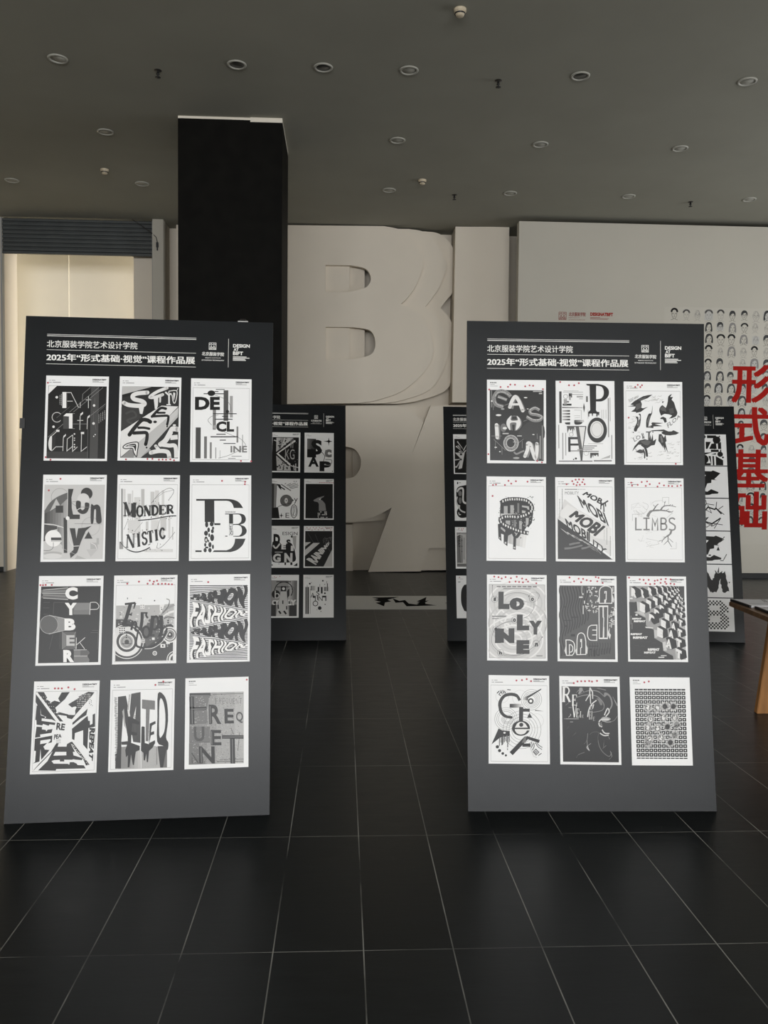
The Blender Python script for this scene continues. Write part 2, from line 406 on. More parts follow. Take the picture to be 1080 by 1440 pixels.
tube('door_handle', [(-5.72, 15.42, .93), (-5.72, 15.37, .93), (-5.62, 15.37, .93)], .012, m_metal, d)
boxes('door_gap', [(-5.705, -5.699, 15.417, 15.422, .01, 2.13)], m_metal, d)

# roller shutter pulled up over the opening
t = thing('roller_shutter', 'dark grey slatted roller shutter rolled up above the bright opening', 'shutter', (-4.26, 13.86, 0))
bm = bmesh.new(); nsl = 8; z1, z0 = 5.66, 5.10; hs = (z1-z0-.03)/nsl
for i in range(nsl):
    za = z1-i*hs
    for (xa, xb) in ((-1.18, 1.17),):
        prof = [(0, za), (-.022, za-.012), (-.022, za-hs+.02), (0, za-hs+.012), (0, za-hs)]
        vs = [[bm.verts.new((x, y, z)) for y, z in prof] for x in (xa, xb)]
        for k in range(len(prof)-1): bm.faces.new((vs[0][k], vs[0][k+1], vs[1][k+1], vs[1][k]))
bmesh.ops.recalc_face_normals(bm, faces=bm.faces[:])
link('slat_curtain', bm_mesh(bm, 'slat_curtain'), m_shut, t)
boxes('bottom_bar', [(-1.18, 1.17, -.03, .02, z0, z0+.03)], m_shut, t)
boxes('guide_rail', [(-1.21, -1.185, -.04, .05, 0, z1)], m_rail, t)
boxes('guide_rail', [(1.175, 1.188, -.03, .05, 0, z1)], m_rail, t)
t = thing('hanging_cable', 'thin cable hanging across the shutter with a small black plug', 'cable', (-2.99, 13.79, 5.2))
tube('cord', [(-.41, .03, .475), (-.25, .025, .37), (-.08, .02, .25), (-.02, .0, .19), (0, -.0, .11)], .006, m_metal, t)
boxes('plug', [(-.018, .018, -.018, .010, .03, .11), (-.010, .010, -.012, .006, -.02, .03)], m_blk, t, bevel=.003)

# square black column
c = struct(boxes('column', [(-1.90, -.716, 9.84, 10.86, 0, 5.652)], m_col, bevel=.004))
boxes('cap_strip', [(-1.90, -1.08, 9.845, 10.85, 5.652, 5.679)], m_capm, c)
boxes('cap_strip', [(-1.08, -.716, 9.832, 10.855, 5.628, 5.679)], m_capm, c)

# ------------------------------------------------------------------ giant relief letters on the far wall
def Z5(x, y): return (-1.083+x*.003766+y*.00003, 5.832+x*.0000907-y*.003721)
def Z7(x, y): return (-1.305+x*.003136+y*.00003, 2.966+x*.0000435-y*.003145)
FY = 13.85
def counter(x0, y0, x1, y1, k=6):
    xm = x0+(x1-x0)*.55; ym = (y0+y1)/2
    return [Z5(x0, y0)]+[Z5(*p) for p in S([(xm, y0+2), (x1-22, y0+18), (x1, ym), (x1-20, y1-22), (xm, y1-2)], k)]+[Z5(x0, y1)]
def bshape(dx, ux, ww, lx, bot):
    top = 47+dx*.05
    L = [Z5(-260, top)]+[Z5(*p) for p in S([(460+dx, top+8), (555+dx*.9, 85), (ux, 200), (ux-22, 300), (ww[0]+28, 365), ww], 6)]
    L += [Z5(*p) for p in S([ww, (lx-50, ww[1]+50), (lx, 560), (lx-15, 660), (bot+210, 765), (bot+90, 812), (bot, 826)], 6)[1:]]
    L += [Z5(-260, 826)]
    # the layers butt against the side of the letter I
    xi = lambda z: Z5(768, 62)[0]+(Z5(757, 828)[0]-Z5(768, 62)[0])*(Z5(768, 62)[1]-z)/(Z5(768, 62)[1]-Z5(757, 828)[1])-.004
    return [(min(x, xi(z)), z) for x, z in L]
t = thing('relief_letter', 'giant cream letter B carved in three stepped layers on the far wall', 'wall letter', (0, FY, 0), group='giant relief letters on the far wall')
for k, (dx, ux, ww, lx, bot) in enumerate(((0, 626, (534, 392), 672, 345), (110, 732, (642, 400), 745, 455), (185, 815, (712, 402), 805, 530))):
    yo = .09*k; hx = (0, 104, 170)[k]
    holes = [counter(206+hx, 222, 402+hx, 341), counter(206+hx, 491, 422+hx, 635)]
    prism('letter_layer', [bshape(dx, ux, ww, lx, bot)]+holes, yo, yo+.085, m_wall, t)
t = thing('relief_letter', 'tall plain cream letter I standing out beside the stepped B', 'wall letter', (0, FY, 0), group='giant relief letters on the far wall')
prism('letter_slab', [[Z5(768, 62), Z5(1003, 64), Z5(1000, 832), Z5(757, 828)]], -.06, BY-FY-.002, m_wall, t)
t = thing('relief_letter', 'large cream slanted letter shapes filling the lower far wall down to the floor', 'wall letter', (0, FY, 0), group='giant relief letters on the far wall')
out = [(100, 76), (700, 76)]+S([(700, 76), (770, 98), (838, 163)], 6)[1:]+[(776, 332), (876, 76), (1180, 76), (1180, 825), (870, 825), (825, 948), (546, 948), (669, 610)]
out += S([(669, 610), (600, 648), (510, 676), (425, 686), (250, 692), (100, 694)], 6)[1:]
hole = [(250, 288), (430, 288)]+S([(430, 288), (475, 302), (503, 340), (508, 375), (500, 412), (470, 447), (425, 455)], 5)[1:]+[(250, 456)]
def fixz(L): return [(x, max(z, .003)) for x, z in L]
prism('letter_layer', [fixz([Z7(*p) for p in out]), [Z7(*p) for p in hole]], 0, .10, m_wall, t)
out2 = [(100, 640), (640, 640), (640, 676)]+S([(640, 676), (540, 684), (425, 690), (100, 694)], 5)[1:]
prism('letter_layer', [fixz([Z7(*p) for p in out2])], .12, .2, m_wall, t)
prism('letter_layer', [fixz([Z7(*p) for p in [(100, 700), (464, 700), (466, 948), (100, 948)]])], .17, BY-FY-.002, m_wall, t)
prism('letter_layer', [fixz([Z7(*p) for p in [(466, 180), (700, 180), (700, 948), (466, 948)]])], .28, BY-FY-.002, m_wall, t)
prism('letter_layer', [fixz([Z7(*p) for p in [(700, 76), (1180, 76), (1180, 948), (700, 948)]])], .14, BY-FY-.002, m_wall, t)

# white display wall on the right with its skirting
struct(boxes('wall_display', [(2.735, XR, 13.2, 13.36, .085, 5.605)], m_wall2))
struct(boxes('baseboard_right', [(2.80, XR, 13.215, 13.36, 0, .085)], m_base))

# mural of drawn portraits and red lettering pasted on the display wall
MY = 13.199
t = thing('portrait_mural', 'mural of rows of inked portrait sketches overprinted with tall red characters', 'mural', (6.2, MY, 0))
F_ID = lambda x, y: (x, y)
def art_xz(name, parent, fn, z0=.0):
    a = Art(F_ID, z0=z0, dz=.00006); fn(a); o = a.build(name, parent); o.rotation_euler = (PI/2, 0, 0); return o
rng = random.Random(5)
m_sheet = mat('mural_sheet', (.495, .47, .41), .8, .2)
art_xz('backing_sheet', t, lambda a: a.rect(-1.12, .55, 1.0, 4.32, m_sheet))
def face(cx, cz, s, kind, r):
    def fn(a):
        K = m_blk; G = mat('pencil_line', (.22, .21, .20), .8); X = lambda x, y: (cx+x*s, cz-y*s); ln = lambda L, w=.05, c=K: a.stroke([X(*p) for p in L], w*s, c)
        w = r.uniform(.36, .46); hh = r.uniform(.5, .58); C = K if kind % 3 else G; lw = r.uniform(.028, .045)
        if r.random() < .3: a.rect(cx-.62*s, cz-.66*s, cx+.62*s, cz+.66*s, mat('grey_sketch_paper', (.44, .43, .40), .8))
        if kind in (1, 4, 7):      # long hair
            hw = w+.17
            a.fill([X(*p) for p in S([(-hw, .6), (-hw, 0), (-hw*.7, -.62), (0, -.8), (hw*.7, -.62), (hw, 0), (hw, .6), (w*.8, .55), (w*.9, -.1), (.1, -.5), (-w*.85, -.1), (-w*.85, .55)], 4, True)], K if kind != 4 else G)
        elif kind in (2, 5):       # short dark hair
            a.fill([X(*p) for p in S([(-w-.08, .05), (-w-.06, -.45), (-.2, -.78), (.25, -.76), (w+.08, -.4), (w+.06, .05), (w*.7, -.25), (.1, -.38), (-w*.6, -.2)], 4, True)], K)
        elif kind in (3, 8):       # curls
            a.dots([(*X(math.cos(q)*(w+.05), -.35+math.sin(q)*.4), .15*s) for q in [PI+.1+i*(PI-.2)/8 for i in range(9)]], .1, K if kind == 8 else G, 8)
        else:                      # outlined hair
            for k in range(5): ln(S([(-w+.06*k, -.05-.05*k), (-w*.6+.1*k, -.66), (w*.5, -.6+.04*k), (w-.05*k, 0)], 4), .02, C)
        ln(S([(-w, -.25), (-w, .15), (-w*.55, hh), (0, hh+.12), (w*.55, hh), (w, .15), (w, -.25)], 4), lw, C)
        for sx in (-1, 1):
            ln([(sx*.22-.1, -.12), (sx*.22+.1, -.13)], .05, C); ln([(sx*.22-.09, -.02), (sx*.22+.09, -.02)], .045, C)
            if kind in (0, 5, 6): a.ring(*X(sx*.21, 0), .16*s, .03*s, C)
        ln([(.02, 0), (.07, .2), (-.03, .22)], lw*.8, C); ln(S([(-.14, .38), (0, .36), (.15, .38)], 3), .045, C)
        ln([(-.15, hh+.1), (-.17, .75), (-.5, .85)], lw, C); ln([(.15, hh+.1), (.17, .75), (.5, .85)], lw, C)
    return fn
ci = 0
for row in range(18):
    zc = 4.205-row*.1935
    for colm in range(9):
        xc = -.96+colm*.1895+(rng.random()-.5)*.02
        if row and colm < (3 if row < 9 else 4): continue
        if row >= 9 and colm == 4 and row % 2: continue
        art_xz('portrait_drawing', t, face(xc, zc+(rng.random()-.5)*.02, .104*rng.uniform(.92, 1.1), rng.randrange(9), rng), z0=.0003)
for i, ch in enumerate('形式基础'):
    zt = 3.435-i*.676
    art_xz('red_character', t, lambda a: a.text(ch, [(.005, zt), (.645, zt), (.645, zt-.62), (.005, zt-.62)], m_redink, bold=.028), z0=.0016)
t = thing('wall_logo', 'maroon school emblem with DESIGNATBIFT lettering on the white display wall', 'wall sign', (3.39, MY, 4.19))
def emblem(a, x, y, s, c, dy=1):
    X = lambda p: (x+p[0]*s, y+dy*p[1]*s)
    w = .07*s
    for L in ([(0, 0), (1, 0), (1, 1), (0, 1), (0, 0)], [(.0, .28), (.3, .2), (.5, .28), (.7, .2), (1, .28)], [(.08, .95), (.3, .4), (.5, .85), (.7, .4), (.92, .95)], [(.22, .95), (.3, .72), (.38, .95)], [(.62, .95), (.7, .72), (.78, .95)], [(.3, .05), (.3, .2)], [(.7, .05), (.7, .2)]):
        a.stroke([X(p) for p in L], w, c)
CALL = '北京服装学院'
art_xz('emblem', t, lambda a: emblem(a, 0, .015, .115, m_maroon, -1))
art_xz('school_name', t, lambda a: (a.text(CALL, [(.16, .018), (.43, .02), (.425, -.045), (.155, -.045)], m_maroon, .03), a.text('BEIJING INSTITUTE', [(.155, -.062), (.33, -.078)], m_maroon), a.text('OF FASHION TECHNOLOGY', [(.155, -.092), (.42, -.108)], m_maroon)))
art_xz('wordmark', t, lambda a: (a.text('DESIGNATBIFT', [(.5, .02), (.865, -.035)], m_redink, .05), a.rects([(.5, -.062, .66, -.056), (.5, -.075, .8, -.069), (.5, -.09, .78, -.084)], m_maroon)))

# ------------------------------------------------------------------ ceiling fittings
def downlight(x, y, label, dark, tilt=0):
    t = thing('downlight', label, 'downlight', (x, y, CZ), (0, 0, 0), 'round downlights in the ceiling')
    lathe('trim_ring', [(.082, 0), (.098, 0), (.096, -.008), (.086, -.012), (.074, -.010), (.070, .0)], m_fix, t)
    lathe('lens', [(0, -.004), (.070, -.004), (.072, 0)], m_fixin if dark else m_fix, t, rot=(0, tilt, 0))
near = [(-2.83, 'large pale tilted downlight nearest the camera, above the left shutter side', 0, .12), (-1.08, 'dark lensed downlight in front of the black column, left of its twin', 1, .05), (-.22, 'dark downlight just right of the black column, out of the grid', 1, 0),
        (.64, 'faint downlight right of the dark pair in the nearest row', 0, 0), (2.385, 'dark rimmed downlight on the right half of the nearest row', 1, 0), (4.12, 'pale downlight at the far right end of the nearest row', 0, 0)]
for x, lb, dk, tl in near: downlight(x, 8.60, lb, dk, tl)
for x, lb in ((-2.855, 'pale downlight left of the column top in the middle row'), (.64, 'pale downlight right of the column in the middle row'), (2.395, 'pale downlight in the middle row above the letter I'), (4.14, 'pale downlight at the right end of the middle row')): downlight(x, 10.365, lb, 0)
for x, lb in ((-4.64, 'pale downlight at far left above the roller shutter'), (-2.845, 'small grey downlight between shutter and column near the wall'), (.635, 'pale downlight above the stepped letter B, back row'), (2.38, 'pale downlight above the letter I, back row'), (4.11, 'faint downlight above the display wall, back row'), (5.9, 'faint downlight at the right edge of the back row')): downlight(x, 12.15, lb, 0)
def sprinkler(x, y, label, s=1):
    t = thing('sprinkler', label, 'sprinkler', (x, y, CZ), (0, 0, 0), 'sprinkler heads in the ceiling')
    lathe('escutcheon', [(0, -.008), (.034, -.006), (.038, 0)], m_metal, t, n=16)
    lathe('head', [(.012, -.006), (.012, -.03), (.018, -.034), (.018, -.042), (.007, -.045), (.007, -.062), (0, -.062)], m_blk, t, n=12)
    lathe('deflector', [(0, -.064), (.026, -.064), (.028, -.069), (0, -.069)], m_blk, t, n=12)
sprinkler(-1.894, 8.78, 'dark sprinkler head left of the column, nearest row')
sprinkler(1.576, 8.76, 'dark sprinkler head in the middle of the nearest row')
sprinkler(1.592, 12.29, 'dark sprinkler head beside the smoke detector above letter B')
sprinkler(5.101, 12.33, 'black sprinkler head above the white display wall')
def smoke(x, y, label):
    t = thing('smoke_detector', label, 'smoke detector', (x, y, CZ), (0, 0, 0), 'smoke detectors on the ceiling')
    lathe('base', [(.055, 0), (.055, -.022), (.05, -.026), (0, -.026)], m_smoke, t, n=24)
    lathe('sensor_head', [(.046, -.026), (.046, -.034), (.034, -.058), (.02, -.064), (0, -.064)], m_smoke, t, n=24)
    lathe('vent_band', [(.047, -.034), (.0475, -.042), (.044, -.046)], m_blk, t, n=24)
smoke(.998, 7.473, 'cream smoke detector at the top edge of the view')
smoke(1.071, 11.71, 'small white smoke detector above the letter B wall')
smoke(-3.219, 11.63, 'white smoke detector between the shutter and the column')

# ------------------------------------------------------------------ paper strip on the floor
t = thing('floor_banner', 'long white paper strip with jagged black lettering lying on the tiled floor', 'banner', (0, 10.56, 0))
boxes('paper_strip', [(-2.2, 3.6, -.565, .565, .0005, .002)], mat('floor_paper', (.60, .59, .56), .8, .3), t)
sp = [[(.396,10.969),(.76,11.021),(.67,10.905),(.593,10.765),(.633,10.629),(.548,10.539),(.519,10.223),(.426,10.512),(.496,10.583),(.415,10.745),(.474,10.838)],
      [(.665,10.905),(.737,10.675),(.817,10.749),(.841,10.454),(.934,10.369),(.968,10.456),(.943,10.481),(.993,10.588),(.957,10.632),(1.122,11.025),(1.076,10.678),(1.124,10.724),(1.056,10.544),(1.052,10.43),(1.177,10.303),(.797,10.225),(.777,10.568),(.679,10.514)],
      [(1.30,10.50),(1.52,10.7),(1.6,10.5),(1.42,10.4)]]
a = Art(F_ID, z0=.0024)
for L in sp: a.fill([(x, y-10.56) for x, y in L], mat('matte_black_ink', (.008, .008, .008), .95, .03))
a.build('jagged_lettering', t)

# ------------------------------------------------------------------ table with papers at the right edge
t = thing('wooden_table', 'wooden table with slanted orange leg at the right edge of view', 'table', (3.4, 5.2, 0))
bm = bmesh.new()
P = [(-.70, .50), (-.66, .54)]+[(.9, .54), (.95, .50), (.95, -1.0), (.9, -1.04), (-.80, -1.04), (-.83, -1.0)]
lo = [bm.verts.new((x, y, .715)) for x, y in P]; hi = [bm.verts.new((x, y, .745)) for x, y in P]
bm.faces.new(hi); bm.faces.new(lo[::-1])
for i in range(len(P)): j = (i+1) % len(P); bm.faces.new((lo[i], lo[j], hi[j], hi[i]))
bmesh.ops.recalc_face_normals(bm, faces=bm.faces[:]); bmesh.ops.bevel(bm, geom=bm.edges[:], offset=.004, segments=2, affect='EDGES')
link('table_top', bm_mesh(bm, 'table_top'), m_woodtop, t)
def slant_leg(x, y, sx):
    bm = bmesh.new(); v = []
    for (dx, w, z) in ((0, .10, 0), (.11*sx, .14, .715)):
        for ax, ay in ((-.5, -.5), (.5, -.5), (.5, .5), (-.5, .5)): v.append(bm.verts.new((x+dx+ax*w, y+ay*.045, z)))
    for f in ((0, 3, 2, 1), (4, 5, 6, 7), (0, 1, 5, 4), (1, 2, 6, 5), (2, 3, 7, 6), (3, 0, 4, 7)): bm.faces.new([v[i] for i in f])
    bmesh.ops.bevel(bm, geom=bm.edges[:], offset=.004, segments=2, affect='EDGES')
    link('leg', bm_mesh(bm, 'leg'), m_wood, t)
for x, y, s in ((-.51, .36, 1), (.75, .36, -1), (-.51, -.85, 1), (.75, -.85, -1)): slant_leg(x, y, s)
boxes('stretcher', [(-.42, .66, .335, .385, .60, .66)], m_wood, t); boxes('stretcher', [(-.42, .66, -.875, -.825, .60, .66)], m_wood, t)
def booklet(x, y, w, h, rz, label, lines):
    b = thing('booklet', label, 'booklet', (x, y, .745), (0, 0, rz), 'printed sheets lying on the wooden table')
    boxes('pages', [(0, w, -h, 0, .0, .014)], mat('booklet_paper', (.70, .70, .72), .6), b, bevel=.002)
    boxes('spine', [(-.012, 0.0, -h, 0, .0, .016)], m_blk, b)
    a = Art(F_ID, z0=.0147)
    for L in lines: a.stroke(L, .006, mat('ink_line', (.12, .12, .13), .7))
    a.build('printed_lines', b)
booklet(2.735, 5.73, .42, .30, -.03, 'printed white booklet with dark spine at the table corner', [[(.20, -.02), (.17, -.14)], [(.215, -.02), (.185, -.14)], [(.26, -.02), (.24, -.16)], [(.30, -.02), (.28, -.16)], [(.03, -.2), (.36, -.22)]])
booklet(2.745, 5.40, .42, .30, -.10, 'second white booklet lying nearer the camera on the table', [[(.05, -.05), (.34, -.06)], [(.05, -.12), (.3, -.13)]])

# ------------------------------------------------------------------ leaning display boards
T1, T2 = '北京服装学院艺术设计学院', '2025年“形式基础·视觉”课程作品展'
def sagz(S_, y): t = y/2.4; return -4*S_*t*(1-t)
def panel_mesh(S_):
    # a tall foam board that bows back a little between its ends
    bm = bmesh.new(); N_ = 24; rows = []
    for i in range(N_+1):
        y = 2.4*i/N_; z = sagz(S_, y); rows.append([bm.verts.new(p) for p in ((-.6, y, z), (.6, y, z), (.6, y, z-.012), (-.6, y, z-.012))])
    for a_, b_ in zip(rows, rows[1:]):
        for k in range(4): f = bm.faces.new((a_[k], a_[(k+1) % 4], b_[(k+1) % 4], b_[k])); f.smooth = k in (0, 2)
    bm.faces.new(rows[0][::-1]); bm.faces.new(rows[-1])
    for r_ in rows:
        for k in range(4):
            e = bm.edges.get((r_[k], r_[(k+1) % 4]))
    for e in bm.edges:
        if abs(e.verts[0].co.x-e.verts[1].co.x) < 1e-6: e.smooth = False
    bmesh.ops.recalc_face_normals(bm, faces=bm.faces[:])
    me = bm_mesh(bm, 'panel'); me.materials.append(m_panel); return me
bm = bmesh.new(); box(bm, -.26, .26, 0, 2.2, -.012, 0); STR = bm_mesh(bm, 'rear_strut'); STR.materials.append(m_blk)
SAGS = {}
def board(x, y, yw, lean, label, du=0, clip=False, S_=0):
    t = thing('display_board', label, 'display board', (x, y, 0), (0, 0, yw), 'charcoal exhibition boards leaning in rows')
    zb = .012*math.sin(lean)
    p = link('front_panel', panel_mesh(S_), None, t, (0, 0, zb), (PI/2-lean, 0, 0))
    dep = 2*2.4*math.sin(lean)+.03
    q = link('rear_strut', STR, None, t, (0, dep, zb), (PI/2-lean, 0, PI))
    a = Art(lambda u, v: (u-.6+du, 2.4-v), z0=.0002)
    a.rects([(.099, .0885, .8165, .0905), (.099, .0955, .8165, .0985), (.099, .166, .8165, .168), (.098, .2365, .8165, .2385)], m_white)
    a.text(T1, [(.099, .119), (.531, .155)], m_white, .012)
    a.text(T2, [(.099, .1845), (.812, .2235)], m_white, .030)
    a.V = [(x_, y_, z_+sagz(S_, y_)) for x_, y_, z_ in a.V]; a.build('heading_lettering', p)
    a = Art(lambda u, v: (u-.6+du, 2.4-v), z0=.0002)
    emblem(a, .880, .112, .034, m_white)
    a.text(CALL, [(.846, .158), (.955, .160), (.953, .180), (.844, .178)], m_white, .02)
    a.text('BEIJING INSTITUTE', [(.862, .187), (.938, .192)], m_white, .02); a.text('OF FASHION TECHNOLOGY', [(.844, .198), (.955, .204)], m_white, .02)
    a.V = [(x_, y_, z_+sagz(S_, y_)) for x_, y_, z_ in a.V]; a.build('school_logo', p)
    a = Art(lambda u, v: (u-.6+du, 2.4-v), z0=.0002)
    a.rect(.9745, .089, .9762, .236, m_white)
    for s, q_ in (('DESIGN', [(.998, .115), (1.081, .133)]), ('AT', [(1.001, .1355), (1.026, .151)]), ('BIFT', [(.998, .1535), (1.048, .172)])): a.text(s, q_, m_white, .035)
    a.rects([(.998, .1785, 1.065, .182), (.998, .1845, 1.08, .188), (.998, .1905, 1.058, .194), (.998, .1965, 1.062, .2)], m_white)
    a.V = [(x_, y_, z_+sagz(S_, y_)) for x_, y_, z_ in a.V]; a.build('design_wordmark', p)
    if clip: boxes('clip', [(-.012, .012, -.02, .03, 0, .004)], m_blk, p, loc=(-.598, 1.86, sagz(S_, 1.86)))
    Mx = Matrix.Translation((x, y, 0)) @ Matrix.Rotation(yw, 4, 'Z') @ Matrix.Translation((0, 0, zb)) @ Matrix.Rotation(PI/2-lean, 4, 'X')
    SAGS[id(Mx)] = S_
    return Mx
BA = board(-.9319, 3.8727, .0588, .1647, 'large charcoal exhibition board leaning at the front left of the hall', .004, True, .016)
BB = board(1.2109, 3.9071, -.0267, .1254, 'large charcoal exhibition board leaning at the front right of the hall', .003, False, .042)
BC = board(-.5541, 8.0802, .0311, .2582, 'charcoal exhibition board farther back, half hidden behind the front left one')
BD = board(1.6299, 8.056, -.0073, .2584, 'charcoal exhibition board farther back, only its left strip showing beside the front right one')
BE = board(3.3487, 8.0343, -.1272, .2167, 'charcoal exhibition board farther back at right, carrying square prints beside the red mural', .012)
t = thing('bulldog_clip', 'small pale clip standing on the top edge of the front left board', 'clip', BA @ Vector((.45, 2.4, -.006)))
boxes('jaw', [(-.025, .025, -.008, .008, .0, .006)], m_rail, t); tube('lever', [(-.018, 0, .006), (-.012, 0, .014), (.012, 0, .014), (.018, 0, .006)], .0025, m_metal, t)

m_paper = mat('poster_paper', (.80, .80, .795), .45, .3)
def sheet_mesh(w, h):
    bm = bmesh.new(); box(bm, -w/2, w/2, -h/2, h/2, 0, .0006); me = bm_mesh(bm, 'sheet'); me.materials.append(m_paper); return me
SH = {}
bm = bmesh.new(); n_ = 12
lo = [bm.verts.new((.0046*math.cos(2*PI*i/n_), .0046*math.sin(2*PI*i/n_), 0)) for i in range(n_)]; hi = [bm.verts.new((v.co.x*.95, v.co.y*.95, .0004)) for v in lo]
bm.faces.new(hi)
for i in range(n_): bm.faces.new((lo[i], lo[(i+1) % n_], hi[(i+1) % n_], hi[i]))
STK = bm_mesh(bm, 'sticker'); STK.materials.append(m_red)
PWD, PHT = .297, .42
K, W_ = .18, 1.0      # printed black and paper white
def header(a, hdr, s=1):
    N = Art(lambda u, v: (u*PWD-PWD/2, PHT/2-v*PHT), z0=a.z)
    G = .45
    if hdr == 'none': return N
    if hdr == 'block':
        N.rects([(.055+i*.028, .03, .074+i*.028, .042) for i in range(4)], .3); N.rects([(.055, .055, .13, .059), (.055, .075, .18, .079)], .55)
    else:
        N.rects([(.05, .053, .075, .058), (.09, .053, .145, .058), (.05, .077, .09, .082), (.105, .076, .235, .082)], G)
        if hdr != 'left':
            N.text('DESIGNATBIFT', [(.738, .031), (.962, .048)], .2, .05); N.rects([(.738, .056, .84, .060), (.738, .066, .92, .070)], .35)
    return N
def frame(a, u0=.035, v0=.112, u1=.965, v1=.972, c=.72):
    N = Art(lambda u, v: (u*PWD-PWD/2, PHT/2-v*PHT), z0=a.z)
    N.stroke([(u0, v0), (u1, v0), (u1, v1), (u0, v1)], .004, c, closed=True); return N
def merge(a, N):
    k = len(a.V); a.V += N.V
    off = [a.mi(m) for m in N.mats]
    a.F += [tuple(k+i for i in f) for f in N.F]; a.M += [off[i] for i in N.M]; a.z = max(a.z, N.z)
def poster(B, u, v, rot, quad, label, draw, hdr='std', stk=(), fr=False, w=PWD, h=PHT, name='poster', cat='poster', group=None):
    t = thing(name, label, cat, group=group)
    S_ = SAGS[id(B)]; ty = (2.4-v)/2.4
    t.matrix_world = B @ Matrix.Translation((u-.6, 2.4-v, .0004+sagz(S_, 2.4-v)+4*S_*(h/2/2.4)**2)) @ Matrix.Rotation(math.atan(-4*S_*(1-2*ty)/2.4), 4, 'X') @ Matrix.Rotation(math.radians(-rot), 4, 'Z')
    if (w, h) not in SH: SH[(w, h)] = sheet_mesh(w, h)
    link('sheet', SH[(w, h)], None, t)
    hf = homog(quad, w, h)
    a = Art(hf, w, h, z0=.0008, dz=.000025)
    if fr: merge(a, frame(a))
    draw(a)
    if h == PHT: 
        N = header(a, hdr)
        if N.V: N.build('header_print', t)
    a.build('printed_artwork', t)
    for x, y in stk:
        q = hf(x, y); link('round_sticker', STK, None, t, (q[0]-w/2, h/2-q[1], max(a.z, .0012)+.0003))
    return t
GA, GB = 'posters on the front left board', 'posters on the front right board'

# ---- front left board
def d(a):
    a.fill([(128,218),(998,232),(975,1312),(98,1305)], K)
    a.fill([(765,230),(885,232),(865,1310),(745,1308)], .34); a.fill([(105,1203),(725,1205),(720,1306),(98,1303)], .32)
    a.fill([(133,222),(255,222),(128,342)], .98); a.rect(337,315,395,552, .98)
    a.strokes([[(395,322),(465,322),(580,550)],[(405,450),(490,450)],[(725,375),(725,555)],[(685,430),(765,430)],[(605,465),(600,550)],[(602,670),(598,880)],[(560,738),(648,738)],[(712,700),(706,868)],[(175,972),(250,905)],[(180,1192),(240,1132),(345,1132)],[(352,990),(345,1195)],[(490,955),(410,1015),(405,1195),(490,1125)],[(493,955),(490,1200),(562,1133)],[(624,940),(618,1200),(705,1133)]], 9, .9)
    a.strokes([[(880,245),(440,615)],[(760,665),(980,490)],[(755,245),(640,345),(632,440)],[(350,790),(120,990)],[(350,790),(710,790)],[(940,250),(500,612)]], 6, .62)
    a.strokes([[(405,330),(405,545)],[(720,870),(712,1305)],[(450,530),(250,700)],[(968,520),(850,630)],[(820,400),(820,480)],[(800,600),(800,760)],[(830,800),(840,880)]], 6, .45)
    a.ring(255,690,72,10,.85,a0=40,a1=320)
    a.fill([(350,675),(432,675),(430,862),(348,862)], .36); a.strokes([[(488,636),(522,636)],[(488,860),(522,860)]],8,.6)
    a.fill([(350,672),(395,632),(488,632),(488,858),(435,858),(435,678)], .98)
    for p in ([(605,640),(645,608),(645,640),(605,672)],[(712,680),(747,655),(745,688),(712,712)],[(352,972),(390,938),(388,968),(352,1002)]): a.fill(p,.95)
    a.fill(S([(182,965),(150,985),(128,1075),(140,1165),(178,1197)],4), .95); a.fill([(182,965),(240,965),(230,1120),(178,1190)], .27)
    a.rects([(245,878,293,908),(615,910,662,942)],.95)
    a.dots([(252,392,20),(205,832,19),(810,515,19),(803,783,20),(806,975,9),(828,950,9),(518,940,12),(518,1003,9),(518,1035,9),(518,1098,10),(518,1135,11)],9,.95)
    a.dots([(300,365+i*16,5) for i in range(9)]+[(322,350+i*16,5) for i in range(11)],5,.9,6)
    a.dots([(883+i*28,655-i*20+j*17,5) for i in range(4) for j in range(8)],5,.85,6)
poster(BA,.2544,.506,-.18,[(95,68),(1030,85),(1005,1345),(55,1338)],'black poster of thin line letters and white numeral 1, top left, front left board',d,stk=[(120,177),(88,1288),(160,1325)],group=GA)
